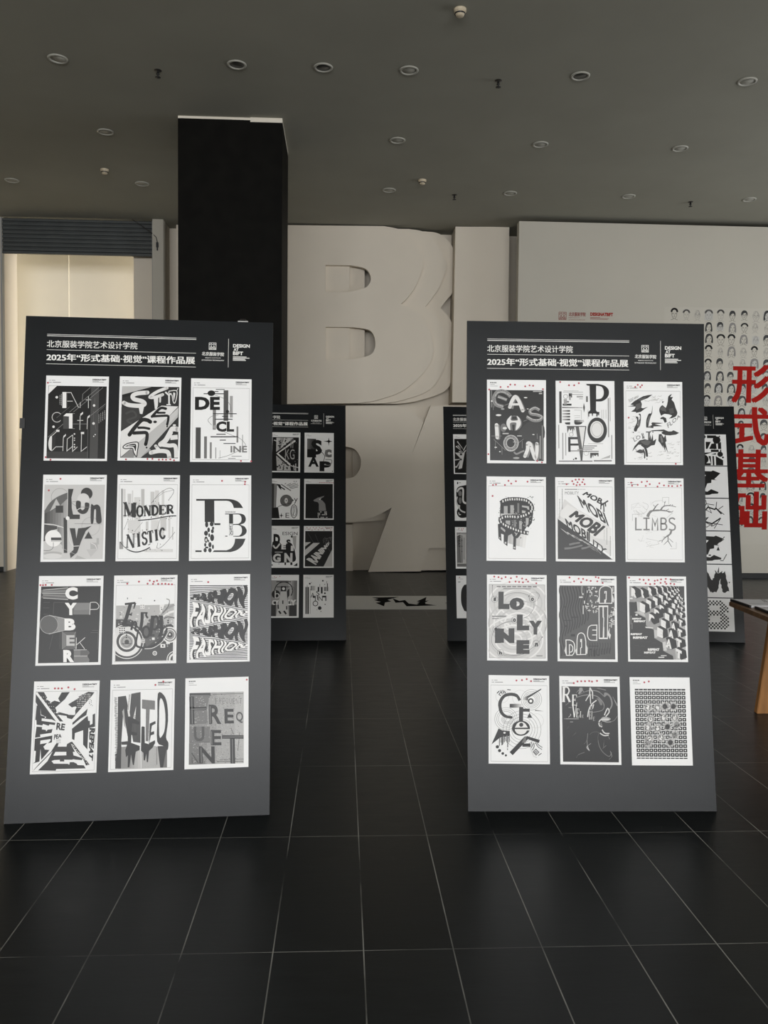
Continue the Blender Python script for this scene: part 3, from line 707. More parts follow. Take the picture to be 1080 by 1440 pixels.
def d(a):
    a.fill([(115,225),(975,237),(968,1310),(100,1300)], .25)
    a.fill([(115,225),(560,235),(118,352)], .82); a.fill([(118,352),(560,235),(760,240),(480,300),(118,400)], .19); a.fill([(108,540),(360,560),(400,700),(105,890)], .30); a.fill([(480,440),(600,400),(600,610),(440,690)], .18)
    a.stroke(S([(170,640),(280,600),(330,680),(200,740),(300,800)]),30,.36)
    a.fill([(105,905),(710,518),(965,530),(780,720),(380,1060),(108,1290)], .97); a.grad([(110,1300),(380,1060),(560,1180),(405,1302)],.55,.75,4)
    a.fill([(965,545),(960,690),(410,1300),(300,1300),(380,1060),(780,722)], .80); a.fill([(780,722),(965,545),(962,640),(770,850)], .87)
    a.stroke(S([(495,320),(340,335),(275,372),(300,420),(420,452),(455,495),(380,520),(220,508),(145,475)]),62,.95,cap=True); a.fill([(365,530),(450,525),(440,570),(425,645),(388,640)],.95)
    a.stroke(S([(790,250),(640,310),(535,385),(600,392),(725,352)]),46,.95,cap=True); a.fill([(590,395),(660,395),(655,520),(640,565),(612,570)],.95); a.stroke([(690,380),(688,460)],26,.95,cap=True)
    a.stroke([(765,312),(822,362),(825,500)],24,.95); a.stroke([(822,362),(855,330)],18,.95); a.rect(785,495,850,512,.95)
    a.stroke(S([(820,300),(935,295),(930,420),(905,482),(880,440),(865,360),(815,325)],5),12,.95,closed=True); a.stroke([(940,290),(955,255)],10,.95); a.fill(S([(885,320),(915,330),(905,400),(895,440),(885,380)],4),.95)
    a.stroke(S([(775,563),(690,560),(570,682)]),40,.19,cap=True); a.stroke([(760,625),(655,625)],30,.19,cap=True); a.stroke(S([(590,678),(700,672),(805,672),(815,720),(800,800)]),36,.19,cap=True); a.dots([(800,830,14),(495,1148,14),(617,762,28,20)],14,.19)
    a.stroke(S([(545,762),(495,735),(415,738),(310,850),(235,955)]),58,.19,cap=True); a.stroke(S([(530,865),(450,850),(370,850)]),36,.19,cap=True); a.stroke(S([(300,930),(400,925),(490,930),(498,1010),(480,1100)]),50,.19,cap=True)
    o=S([(140,1140),(200,1090),(330,1065),(372,1090),(358,1200),(345,1285),(300,1220),(280,1160),(180,1165)],5,True)
    a.fill(o,.97); a.stroke(o,14,.15,closed=True); a.fill(S([(175,1130),(230,1105),(330,1095),(335,1180),(325,1200),(300,1140),(230,1130)],4,True),.2); a.stroke([(215,1122),(318,1115)],8,.95)
    a.stroke(S([(960,875),(885,868),(850,920),(780,1040),(705,1100)]),76,.95,cap=True); a.stroke(S([(960,990),(850,1000)]),70,.95); a.stroke(S([(700,1100),(830,1118),(925,1130),(942,1300)]),60,.95); a.stroke(S([(632,1125),(690,1195)]),48,.95,cap=True); a.stroke(S([(560,1225),(680,1200),(810,1215),(840,1305)]),62,.95,cap=True); a.dots([(908,812,25,14)],9,.95)
    a.fill(S([(880,910),(920,905),(960,930),(890,930)],3),.2)
poster(BA,.6023,.5029,.12,[(78,75),(1005,95),(995,1355),(60,1342)],'poster of dripping letters on a diagonal beam, top middle, front left board',d,stk=[(188,1325),(510,1320),(585,1318),(683,1330),(738,1328),(790,1330),(855,1325),(910,1340)],group=GA)
def d(a):
    a.rect(575,270,645,728,.38); a.rect(668,355,712,678,.68); a.rect(415,530,462,858,.55)
    for R,c in (((163,825,238,1282),.36),((288,958,330,1283),.5),((372,1045,402,1285),.6),((455,1122,468,1285),.65),((520,1165,528,1285),.78),((768,812,795,1050),.62),((852,935,865,1100),.75)): a.rect(*R,c)
    a.rects([(458,254,590,264),(440,285,498,297),(278,317,580,330),(415,615,770,628),(553,655,645,667),(445,697,710,710),(470,920,607,933),(383,956,790,972),(520,1007,610,1020),(575,1058,753,1070)],.24); a.rects([(695,1248,845,1256),(645,1281,755,1290)],.5)
    a.text('DE',[(150,370),(520,565)],.16,.05); a.text('CL',[(465,735),(732,890)],.2,.05); a.text('INE',[(680,1100),(925,1197)],.55,.03)
    a.dots([(392,315,56,42),(632,590,25)],9,.2,24); a.dots([(447,817,27)],9,.68,20)
    for L in ([(445,345),(570,390),(660,470),(685,560),(655,610)],[(500,640),(400,660),(345,720),(400,790)],[(560,880),(700,940),(820,990),(890,1060),(895,1100),(820,1160),(650,1240),(500,1280)]): a.stroke(S(L),5,.45)
poster(BA,.9477,.5047,-.18,[(90,92),(993,105),(985,1342),(82,1332)],'white poster reading DECLINE among grey bars, top right, front left board',d,stk=[(835,1322),(985,1327)],fr=True,group=GA)
def d(a):
    a.fill([(112,213),(1020,213),(985,1320),(85,1325)],.87); a.ring(345,400,132,5,.6,a0=150,a1=320); a.ring(805,830,135,5,.7)
    a.grad([(108,600),(455,330),(440,850),(105,790)],.33,.72,8); a.fill(S([(108,600),(190,480),(300,395),(455,328)],5)+[(455,420),(300,560),(108,640)],.45)
    a.fill([(288,418),(340,515),(190,605)],.8); a.rect(278,522,390,628,.30)
    a.fill([(105,800),(300,828),(300,870),(180,900),(115,1050),(92,1055)],.33); a.grad([(302,838),(395,848),(382,1180),(302,1000)],.55,.72,4)
    a.dots([(230,1235,142,30)],9,.74,24); a.dots([(230,1275,140,40)],9,.88,24); a.dots([(255,1130,120,60)],9,.85,24)
    a.circ(240,1010,124,.99); a.rect(205,1040,370,1062,.86); a.rect(205,997,362,1038,.3); a.stroke(S([(240,1070),(235,1150),(180,1190),(95,1192)]),7,.4); a.stroke(S([(105,795),(250,805),(400,850)]),10,.97)
    a.fill([(468,275),(548,275),(516,400),(520,560),(540,655),(642,655),(640,722),(458,722)],.29)
    a.circ(745,345,88,.29); a.circ(695,432,92,.88); a.fill(S([(590,455),(655,465),(655,560),(680,592),(715,560),(720,480),(783,490),(775,570),(740,630),(680,648),(620,620),(585,550)],3,True),.29); a.stroke(S([(600,590),(640,565),(700,560)]),9,.95)
    a.strokes([[(515,470),(590,460)],[(515,480),(585,530)],[(650,545),(810,545)],[(560,790),(970,795)]],6,.55)
    a.fill(S([(810,510),(850,520),(900,505),(945,540),(958,620),(967,772),(890,772),(885,600),(870,575),(855,610),(845,772),(805,772)],3,True),.29)
    a.rect(397,703,450,1228,.29); a.circ(458,710,29,.99); a.stroke(S([(465,860),(480,1020),(530,1120)]),6,.97)
    a.fill([(487,858),(570,858),(588,1012),(615,860),(720,850),(818,822),(730,900),(662,1050),(600,1222),(500,1305),(487,1235),(545,1180),(545,1110)],.29); a.stroke([(542,1128),(632,1122)],9,.95)
    a.fill([(772,905),(832,1015),(708,1015)],.32); a.rect(892,1005,930,1100,.74); a.rect(800,1075,908,1170,.77); a.stroke(S([(810,1080),(870,1110),(895,1170)]),9,.95); a.fill([(740,1175),(910,1175),(805,1290)],.82); a.fill([(600,1262),(740,1320),(560,1320)],.74); a.stroke([(600,1262),(400,1170)],4,.8)
poster(BA,.2577,.9945,-.31,[(95,65),(1047,68),(1015,1355),(42,1362)],'grey collage poster of cut letters spelling LONELY, second row left, front left board',d,stk=[(353,127),(177,297)],group=GA)
def d(a):
    for x0,x1,c,y0,y1 in ((180,215,.88,280,700),(245,300,.86,350,700),(310,330,.92,300,1150),(345,440,.9,400,1000),(450,500,.82,280,560),(590,650,.85,320,560),(660,720,.92,300,700),(760,800,.9,300,1000),(250,390,.88,740,930),(520,560,.86,760,900),(600,720,.9,740,900),(740,830,.84,700,900),(860,890,.88,700,1010),(915,935,.86,840,1030),(500,930,.9,1170,1215)): a.rect(x0,y0,x1,y1,c)
    a.rect(150,275,172,1170,.62); a.rect(120,1060,178,1170,.66)
    for L in ([(605,490),(720,350),(860,270),(935,290),(930,350),(862,445)],[(960,915),(850,1050),(740,1150),(690,1150),(700,1080)]): a.stroke(S(L),6,.45)
    a.strokes([[(470,770),(345,920)],[(250,740),(190,880)],[(650,430),(790,330),(950,290)],[(740,720),(690,870)]],5,.6)
    a.serif('M',[(172,475),(390,480),(370,705),(180,680)],.24,.02,1.1); a.rect(300,490,372,690,.24); a.serif('ONDER',[(372,530),(945,515),(945,640),(375,695)],.22,0,1.9)
    a.serif('N',[(222,955),(362,935),(362,1150),(215,1150)],.22,0,1.2); a.serif('ISTIC',[(362,945),(808,850),(822,1000),(372,1150)],.22,0,2.0)
    a.stroke(S([(405,745),(620,725),(850,685),(980,677)]),15,.2); a.stroke(S([(133,1062),(200,1140),(300,1200),(400,1212),(500,1185),(583,1145)]),[8,16,16,14],.2)
    r=random.Random(3); a.dots([(r.uniform(190,960),r.choice([470,500,520,700,690,720])+r.uniform(-25,25),r.uniform(3,8)) for _ in range(50)]+[(r.uniform(230,800),r.choice([900,1120,1180])+r.uniform(-30,30),r.uniform(3,8)) for _ in range(34)],5,.3,6)
poster(BA,.6053,.9925,-.19,[(95,70),(1035,75),(1015,1345),(62,1350)],'white poster with curved serif words MONDER and NISTIC, second row middle, front left board',d,fr=True,group=GA)
def d(a):
    D=.22
    a.rect(190,428,650,455,D); a.fill([(316,455),(460,455),(460,800),(440,770),(316,770)],D)
    a.fill([(640,428)]+S([(640,428),(740,438),(830,478),(892,562)],5)+[(752,562)]+S([(752,562),(730,500),(690,465),(640,455)],4),D)
    a.rect(460,787,550,815,D); a.rect(175,1187,268,1213,D)
    a.fill([(430,1213),(455,1187),(640,1187)]+S([(640,1187),(710,1155),(755,1090),(768,1015)],5)+[(925,1015)]+S([(925,1015),(880,1110),(800,1180),(700,1213)],5),D)
    a.dots([(345,805,24,46),(420,800,30,34),(335,935,30,38),(374,885,20,36),(425,1000,30,52),(430,905,22,30),(335,1030,26,48),(392,1105,24,40),(322,1105,16,28),(345,1145,26,14),(320,1185,24,32),(392,1185,26,34),(437,1135,15,34),(382,965,14,28),(440,860,16,24),(370,1050,10,22)],9,D,12)
    a.dots([(335,1035,11,22)],9,.97,10)
    a.rect(622,645,850,657,D); a.rect(680,655,740,795,D); a.rect(620,972,655,985,D)
    a.fill([(740,645)]+S([(740,645),(850,645),(910,670),(932,730),(905,785),(850,808),(910,835),(943,895),(920,950),(850,985),(740,985)],4)+[(740,975)]+S([(830,972),(862,940),(872,890),(860,840),(820,815),(740,812)],4)+[(740,800)]+S([(820,795),(855,770),(866,725),(855,680),(820,658),(740,657)],4),D)
    r=random.Random(8); a.dots([(690+(i%3)*20+r.uniform(-5,5),812+(i//3)*24,r.uniform(6,10),r.uniform(7,12)) for i in range(21)],8,D,8)
    a.rects([(628+i*14,608+(i%2)*4,636+i*14,634) for i in range(11)],.6)
poster(BA,.9509,.9911,-.38,[(98,78),(1015,80),(1003,1335),(78,1343)],'white poster with big spotted serif E enclosing a B, second row right, front left board',d,stk=[(578,160),(923,175),(920,210)],fr=True,group=GA)
def d(a):
    a.fill([(122,220),(1003,213),(957,1328),(72,1345)],K)
    a.fill(S([(125,280),(150,268),(520,235)],3)+[(520,412),(150,392),(122,380),(150,345),(122,310)],.45); a.strokes([[(150,272),(520,238)],[(140,320),(500,322)],[(150,390),(520,412)]],11,.75); a.strokes([[(150,345),(480,365)],[(150,300),(490,285)]],14,.58)
    a.fill([(600,460),(842,460),(838,632),(590,632)],.48); a.fill([(640,460),(842,460),(842,560),(610,570)],.55)
    a.fill([(235,640),(470,690),(465,862),(230,920)],.52); a.fill([(360,668),(470,692),(465,862),(360,880)],.6); a.circ(236,780,132,.42); a.ring(236,780,132,7,.7); a.strokes([[(240,643),(470,690)],[(235,918),(465,864)]],8,.8)
    a.rect(425,885,632,1140,.42); a.strokes([[(425,885),(500,940)],[(632,885),(600,940)],[(425,1140),(490,1085)],[(632,1140),(600,1090)]],6,.6); a.fill([(425,885),(500,940),(490,1085),(425,1140)],.5)
    a.fill([(600,1150),(790,1147)]+S([(790,1147),(830,1190),(800,1238),(828,1290),(820,1328)],4)+[(600,1328)],.5); a.fill([(700,1150),(790,1150),(825,1190),(800,1235),(695,1240)],.42); a.strokes([[(600,1150),(790,1147)],[(605,1240),(800,1238)]],9,.8)
    a.strokes([[(155,455),(250,455)],[(150,535),(240,535)],[(155,628),(230,628)],[(460,455),(310,455),(300,628)],[(295,925),(240,1140)],[(402,900),(398,1135)],[(870,865),(960,865)],[(850,897),(960,897),(948,1135)]],5,.42)
    a.strokes([[(848,455),(838,635)],S([(848,455),(930,455),(972,500),(955,548),(900,557),(845,557)]),[(640,970),(635,1135)],[(768,968),(640,1078)],[(688,1040),(760,1135)]],9,.92)
    for s,q in (('C',[(478,230),(662,412)]),('Y',[(470,460),(648,640)]),('B',[(465,690),(628,865)]),('R',[(445,1150),(605,1328)])): a.text(s,q,.98,.06)
    a.text('E',[(492,935),(615,1090)],.78,.04)
poster(BA,.2556,1.4823,0,[(92,65),(1045,62),(993,1367),(33,1382)],'black poster with white letters CYBER stacked down, third row left, front left board',d,stk=[(112,200),(150,200),(190,197),(280,197)],group=GA)
def d(a):
    a.fill([(115,500),(760,488),(972,470),(962,860),(105,905)],.76); a.fill([(760,488),(835,480),(780,610),(760,560)],.97)
    a.fill([(110,700),(330,700),(480,840),(960,760),(945,1298),(92,1315)],.3)
    a.fill([(600,700),(800,640),(820,760),(700,1000),(560,1100),(500,900)],.42)
    r=random.Random(11); a.dots([(r.uniform(120,960),r.uniform(500,780),r.uniform(6,20),r.uniform(4,12)) for _ in range(44)],9,.9,7); a.dots([(r.uniform(120,940),r.uniform(500,900),r.uniform(5,12),r.uniform(4,9)) for _ in range(40)],9,.5,6); a.dots([(r.uniform(520,930),r.uniform(780,1100),r.uniform(6,14)) for _ in range(16)],9,.75,6)
    a.ring(265,1025,248,10,.95); a.circ(265,1025,215,.96); a.fill([(100,830),(330,800),(400,960),(105,960)],.9); a.circ(265,1025,152,.29); a.circ(265,1025,115,.95); a.circ(265,1025,97,.7); a.rect(190,1050,340,1064,.35); a.circ(268,1030,34,.3); a.ring(265,1025,70,10,.45)
    a.circ(905,925,118,.95); a.circ(905,925,98,.35); a.circ(905,925,84,.95); a.circ(905,925,70,.6); a.circ(905,925,42,.28); a.circ(905,920,14,.95)
    a.ring(985,1290,125,12,.95); a.ring(985,1290,88,26,.95); a.ring(680,1195,27,12,.95); a.circ(680,1195,12,.8)
    a.rects([(150,810,245,905),(482,985,535,1045),(765,1060,836,1114),(470,480,535,545),(640,965,680,1000),(850,1025,905,1060)],.95)
    a.dots([(168+i*32,830+j*32,11) for i in range(3) for j in range(3)]+[(265,930,12),(262,965,11),(497,1000,9),(520,1000,9),(497,1028,9),(520,1028,9),(800,1087,14),(175,605,8),(175,635,8),(880,600,12),(882,718,13),(882,748,13),(685,427,10),(790,555,9),(285,395,6,14)],9,.22,10); a.dots([(485,497,9),(518,497,9),(485,525,9),(518,525,9),(455,392,6),(485,392,6)],9,.6,8)
    D=.2
    a.stroke([(330,470),(235,780)],52,D); a.stroke([(245,478),(402,460)],30,D); a.stroke([(400,460),(375,545)],[30,14],D); a.stroke([(280,630),(345,625)],22,D); a.stroke([(350,600),(330,650)],12,D); a.stroke([(195,768),(340,795)],34,D)
    a.stroke(S([(352,715),(350,790),(335,855)]),32,D); a.stroke(S([(355,765),(392,735),(412,770),(395,850),(440,875)]),28,D)
    a.stroke(S([(500,600),(495,720),(470,860)]),46,D); a.stroke([(480,605),(580,605)],22,D); a.stroke(S([(560,610),(560,650),(585,680)]),28,D)
    a.ring(555,885,52,32,D,ry=78); a.stroke(S([(655,650),(640,790),(610,945)]),52,D); a.stroke(S([(650,690),(705,655),(735,700),(730,790),(690,845),(660,840)]),30,D); a.stroke([(630,655),(680,655)],20,D); a.stroke([(580,930),(680,930)],20,D)
    a.stroke(S([(785,655),(775,760),(790,850),(760,950)]),50,D); a.stroke([(745,650),(810,660)],22,D); a.stroke(S([(700,840),(760,820),(800,940)]),26,D)
    a.stroke(S([(865,825),(820,950),(700,1070),(570,1118),(450,1105),(405,1065),(420,950),(440,850)]),[30,44,30,26,40],D); a.stroke(S([(895,870),(800,1020),(660,1115),(530,1130)]),9,.96)
    a.stroke(S([(975,485),(870,545),(775,640)]),[34,26,12],.66); a.stroke(S([(975,580),(880,610),(810,660)]),[30,22,12],.95); a.stroke(S([(975,680),(880,665),(820,690)]),18,.45); a.stroke(S([(860,400),(905,425),(880,520),(800,610)]),[10,14,8],.45)
poster(BA,.6037,1.4807,-.37,[(93,62),(1028,52),(995,1340),(45,1360)],'poster of serif letters over mechanical wheels, third row middle, front left board',d,stk=[(285,180),(458,150),(585,180),(618,135),(678,150),(665,183),(725,137),(742,184),(797,181),(848,182),(897,187),(945,189)],fr=True,group=GA)
def wv(x,ph,A): return A*math.sin(x/150+ph)
def d(a):
    LL=[]
    for i in range(46):
        y=230+i*23.8; k=math.sin(PI*(i+1)/47); LL.append([(118-i*.4+j*42.5,y+k*(26*math.sin(j/3.4+i/9)+10*math.sin(j/1.7-i/5))) for j in range(21)])
    a.strokes(LL,12,.12)
    for rows in ((0,0),(1,500)):
        dy=rows[1]; q=[(150,368+dy*.995),(948,215+dy),(932,562+dy*.99),(148,432+dy)]
        wp=lambda s,t:(s+.03*math.sin(t*6.2),t)
        a.text('FASHION',q,.97,.11,True,wp); a.text('FASHION',q,.14,.085,True,wp)
        q=[(150,468+dy),(940,600+dy*.96),(930,668+dy*.93),(132,845+dy*.93)]
        a.text('FASHION',q,.16,.10,True,wp); a.text('FASHION',q,.98,.03,True,wp)
poster(BA,.9503,1.4779,-.34,[(93,70),(1003,62),(983,1335),(62,1355)],'rippling striped poster repeating the word FASHION, third row right, front left board',d,stk=[(388,178)],group=GA)
def d(a):
    D=.19
    a.fill([(150,232),(255,232),(300,310),(280,330),(345,365),(330,390),(400,350),(480,372),(452,320),(500,235),(612,230),(545,330),(410,450),(430,500),(415,520),(440,530),(455,508),(590,542),(575,565),(440,545),(520,640),(470,640)],D)
    a.fill([(145,260),(420,640),(215,545),(205,445),(178,440),(142,372)],D)
    a.fill([(155,415),(205,440),(210,555),(270,572),(262,600),(280,604),(288,578),(362,592),(350,612),(225,596),(222,632),(412,658),(405,690),(330,680),(320,700),(240,675),(232,695),(152,685),(150,620),(135,620)],D)
    a.fill([(152,712),(228,718),(225,750),(280,758),(283,780),(305,755),(372,745),(358,798),(200,822),(205,855),(130,866)],D)
    a.fill([(128,880),(370,835),(362,930),(305,945),(345,905),(343,885),(205,905),(200,955),(298,938),(245,990),(265,1030),(330,1035),(215,1180),(205,1020),(190,1195),(100,1222),(130,1200),(142,1050),(118,1045)],D)
    a.fill([(640,742),(858,560),(865,630),(888,632),(890,690),(960,700),(958,715),(868,732),(850,1030),(792,962),(795,762),(680,802),(672,900),(640,885)],D); a.fill([(928,545),(962,528),(960,700),(890,690),(925,672)],D)
    a.fill([(430,945),(455,940),(440,990),(562,990),(570,955),(612,930),(680,1062),(410,1062),(380,1115),(560,1110),(560,1060),(650,1062),(660,1112),(690,1120),(780,1150),(778,1178),(685,1170),(655,1165),(640,1172),(530,1170),(530,1195),(470,1195),(470,1172),(395,1175),(355,1188),(385,1225),(580,1228),(600,1240),(608,1205),(660,1205),(700,1225),(715,1245),(800,1250),(825,1292),(420,1300),(412,1322),(170,1318),(300,1190)],.24)
    a.fill([(430,930),(440,985),(110,1318),(90,1322),(350,1060)],D)
    a.fill([(590,402),(740,310),(735,290),(870,225),(955,232),(890,320),(650,575),(690,545),(685,490),(705,440),(690,430),(640,445)],.26); a.fill([(645,660),(860,460),(840,550),(760,600),(680,665),(650,690)],D)
    a.fill([(560,545),(690,552),(640,610),(575,592)],D); a.fill([(610,930),(640,920),(880,1240),(830,1252),(790,1160),(700,1060)],D)
    r=random.Random(6); a.dots([(720+(i%9)*22+r.uniform(-4,4),260+(i//9)*26,r.uniform(5,9)) for i in range(72)],6,.96,4); a.dots([(900+r.uniform(-20,30),320+i*9,5) for i in range(12)],6,.2,6); a.dots([(190+(i%4)*30+(i//4)*36,300+(i//4)*44,6) for i in range(28)],6,.9,4); a.dots([(640+i*18,960+i*22+r.uniform(-8,8),r.uniform(6,11)) for i in range(13)],6,.95,4)
    a.strokes([[(158,235),(470,645)],[(898,315),(632,640)],[(425,935),(92,1325)],[(632,885),(925,1285)]],12,.98)
    a.text('RE',[(432,655),(550,675),(535,765),(420,755)],D,.04); a.text('PEA',[(395,822),(495,812),(495,862),(388,895)],D,.04)
    a.text('REPEAT',[(962,735),(925,1195),(872,1150),(882,730)],D,.06)
    a.dots([(430+(i%4)*16,890+(i//4)*16,5) for i in range(16)],5,.3,4)
poster(BA,.2534,1.9749,.11,[(122,85),(1030,67),(972,1352),(57,1372)],'black and white maze corridor poster receding to letters RE, bottom left, front left board',d,stk=[(408,180),(455,180),(503,180),(594,165),(680,190)],fr=True,group=GA)
def d(a):
    D=.25
    a.grad([(255,1015),(520,1065),(525,1312),(200,1318)],.45,.85,7); a.fill([(255,1015),(330,1010),(320,1310),(245,1315)],.6); a.fill([(530,1080),(700,1000),(892,1025),(885,1302),(530,1312)],.74); a.fill([(840,1010),(890,1030),(885,1302),(830,1302)],.5)
    r=random.Random(4); a.dots([(r.uniform(535,750),r.uniform(1100,1300),3) for _ in range(60)],3,.5,4)
    a.dots([(188+r.uniform(-6,6),330+i*17,22,5) for i in range(52)],9,D,6); a.dots([(182,1120+i*14,22,7) for i in range(14)],9,.3,6)
    a.fill([(218,315),(330,300),(400,700),(345,870),(290,520),(255,945),(255,1010),(245,1312),(165,1318),(200,1000)],D)
    a.fill([(405,272),(535,248),(522,960),(420,945),(370,600)],.28); a.fill([(440,560),(470,445),(455,640),(425,630)],.9); a.stroke([(385,280),(360,500),(372,590)],26,.9); a.dots([(380-i*2,290+i*18,9,5) for i in range(12)],6,.3,5); a.dots([(450,580+i*16,10,5) for i in range(22)],6,.35,5)
    a.fill([(255,945),(345,935),(345,985),(258,985)],D); a.fill([(275,520),(300,480),(320,760),(300,720)],.7)
    a.fill([(352,600),(415,608),(515,668),(515,706),(412,685),(400,800),(480,818),(470,855),(398,850),(392,958),(345,958)],K)
    a.fill([(345,955),(392,958),(512,1002),(510,1058),(455,1082),(425,1268),(410,1262),(388,1120),(362,1300),(338,1298),(345,1130),(318,1158),(308,1060)],K)
    a.fill([(540,735),(560,728),(585,738),(582,960),(640,978),(655,690),(735,653),(738,690),(685,720),(670,810),(715,796),(715,838),(668,855),(645,960),(725,922),(725,962),(690,1025),(640,1072),(622,1228),(605,1225),(600,1110),(580,1205),(562,1200),(560,1098),(526,1068),(532,940)],K)
    a.fill([(555,352),(735,370),(732,497),(660,490),(632,938),(595,935),(606,490),(550,478)],.5); a.dots([(r.uniform(560,730),r.uniform(360,485),3) for _ in range(60)]+[(r.uniform(604,650),r.uniform(490,930),3) for _ in range(60)],3,.25,4)
    a.fill(S([(778,268),(860,290),(905,420),(912,650),(880,880),(912,960),(895,1060),(840,1000),(755,940),(765,600)],3,True),K,S([(800,370),(850,380),(876,560),(865,760),(830,855),(785,850)],3,True))
    a.fill([(760,1005),(895,1000),(860,1150),(830,1302),(790,1302)],.27); a.dots([(745,1030+i*20,9,6) for i in range(12)],6,.3,5)
poster(BA,.6018,1.9736,-.34,[(118,82),(1020,60),(972,1335),(65,1365)],'poster of dark melting letters with a speckled grey T, bottom middle, front left board',d,stk=[(745,147),(857,100)],fr=True,group=GA)
def d(a):
    a.grad([(155,282),(918,262),(900,1285),(120,1310)],.58,.76,6); r=random.Random(9)
    a.fill([(155,282),(450,275),(390,520),(400,720),(150,730)],.5); a.fill([(145,760),(430,760),(430,990),(135,990)],.52); a.fill([(130,1000),(270,1000),(360,1300),(120,1310)],.5)
    a.rects([(x,y,x+r.uniform(5,16),y+r.uniform(3,7)) for x,y in [(r.uniform(170,890),r.uniform(290,1280)) for _ in range(420)]],.85); a.rects([(x,y,x+r.uniform(5,14),y+r.uniform(3,8)) for x,y in [(r.uniform(170,890),r.uniform(290,1280)) for _ in range(360)]],.42)
    a.strokes([[(480,300),(910,290)],[(520,360),(520,440)],[(560,1235),(900,1225)],[(520,1262),(895,1258)],[(140,990),(430,985)],[(850,840),(820,1110)],[(730,780),(760,870)]],7,.35)
    for i,ch in enumerate('FREQUENT'): a.text(ch,[(520+i*48,355),(552+i*48,440)],.55)
    D=.27
    a.rects([(152,285,450,325),(150,480,390,525),(148,330,215,730),(600,885,905,935),(712,935,780,1292)],D)
    a.text('R',[(420,448),(595,725)],D,.03); a.text('E',[(640,508),(772,716)],D,.03); a.text('Q',[(803,550),(902,712)],.35,.02); a.text('U',[(202,762),(352,975)],.34,.03); a.text('E',[(440,810),(590,1030)],D,.03); a.text('N',[(270,1045),(492,1290)],D,.03)
    a.strokes([[(170,318),(440,316)],[(183,340),(183,720)],[(165,512),(385,508)],[(612,912),(900,908)],[(745,940),(745,1285)],[(455,830),(455,1020)],[(300,1060),(300,1280)],[(440,470),(435,715)]],8,.6)
    a.stroke([(165,1140),(260,1290)],16,.36); a.stroke([(170,1200),(170,1290)],14,.4)
poster(BA,.9489,1.9703,-.57,[(100,72),(990,50),(965,1340),(57,1377)],'grey textured poster reading FREQUENT, bottom right, front left board',d,hdr='block',stk=[(965,92)],group=GA)

# ---- front right board
def d(a):
    a.fill([(120,228),(958,238),(950,1330),(118,1318)], .27)
    a.fill(S([(560,900),(760,700),(945,760),(945,1000),(700,1010)],4,True),.31)
    a.strokes([[(180,995),(360,1165)],[(345,470),(420,440)],[(560,1050),(640,990)],[(640,715),(700,692)],[(140,942),(300,942)],[(165,440),(175,540)],[(190,450),(186,500)],[(205,1020),(200,1150)],[(305,1110),(305,1230)],[(620,1020),(618,1130)],[(850,905),(855,990)]],6,.62)
    a.rects([(883,275,933,294),(792,246,925,260),(315,896,410,914),(540,934,612,948),(478,1030,500,1040)],.78); a.rects([(925,780,938,1312),(888,940,910,1295)],.62); a.rect(140,235,156,500,.55); a.dots([(255,620,43,15),(676,349,28,9),(708,523,15,6),(793,920,18,7),(272,1185,14,8),(208,1118,20,8)],9,.94,14); a.dots([(525,1283,50,15),(320,525,28,12)],9,.7,14)
    a.dots([(330,815,48,65)],9,.5,20); a.dots([(350,822,34,19),(152,402,14,14)],9,.95,14); a.stroke(S([(490,1190),(530,1220),(600,1190),(650,1170)]),26,.6)
    o=S([(445,335),(400,285),(320,250),(240,262),(190,330),(190,400),(225,460),(330,492)],5); a.stroke(o,58,.6); a.stroke(S([(245,330),(300,350),(385,385)]),44,.62); a.strokes([S([(440,320),(330,262),(240,275),(200,340)]),S([(205,410),(240,455),(330,485)]),[(250,340),(380,378)]],7,.9); r=random.Random(2)
    a.dots([(p[0]+r.uniform(-20,20),p[1]+r.uniform(-20,20),5) for p in o],5,.3,5)
    a.stroke(S([(455,520),(490,400),(535,340),(590,420),(650,560)]),58,.55); a.stroke(S([(430,495),(465,400),(515,335),(570,400),(630,550)]),54,.96,cap=True); a.stroke([(470,455),(590,452)],34,.96)
    o=S([(890,545),(820,510),(745,550),(760,600),(850,615),(925,650),(890,698),(790,700),(690,645)],5); a.stroke(o,46,.62); a.stroke([(x,y-12) for x,y in o],8,.9); a.dots([(p[0]+r.uniform(-14,14),p[1]+r.uniform(-14,14),4) for p in o],5,.35,5)
    a.circ(500,745,118,.5); a.fill(S([(455,625),(395,680),(375,745),(395,810),(435,855),(430,760),(455,735),(520,735),(530,760),(520,855),(580,800),(600,740),(580,670),(535,630),(555,690),(520,705),(460,705),(440,680)],3,True),.97); a.fill([(465,640),(530,640),(540,690),(460,692)],.27); a.fill([(462,770),(505,765),(500,870),(470,865)],.27)
    a.stroke(S([(245,790),(250,975)]),58,.55,cap=True); a.stroke(S([(222,772),(232,965)]),56,.97,cap=True)
    a.ring(445,1055,92,56,.6,ry=100); a.ring(445,1050,112,7,.9,ry=120); a.ring(440,1050,66,7,.9,ry=74); a.dots([(445+92*math.cos(i*.45)+r.uniform(-18,18),1055+100*math.sin(i*.45)+r.uniform(-18,18),5) for i in range(40)],5,.3,5); a.stroke(S([(340,1100),(400,1170),(480,1170)]),8,.85)
    p=S([(660,1255),(700,1150),(705,1060),(745,1070),(780,1190),(820,1290),(845,1180),(845,1065)],5); a.stroke([(x+28,y+14) for x,y in p],50,.55); a.stroke(p,54,.97,cap=True); a.rects([(675,1076,705,1088),(730,1102,755,1112),(820,1056,850,1064)],.27)
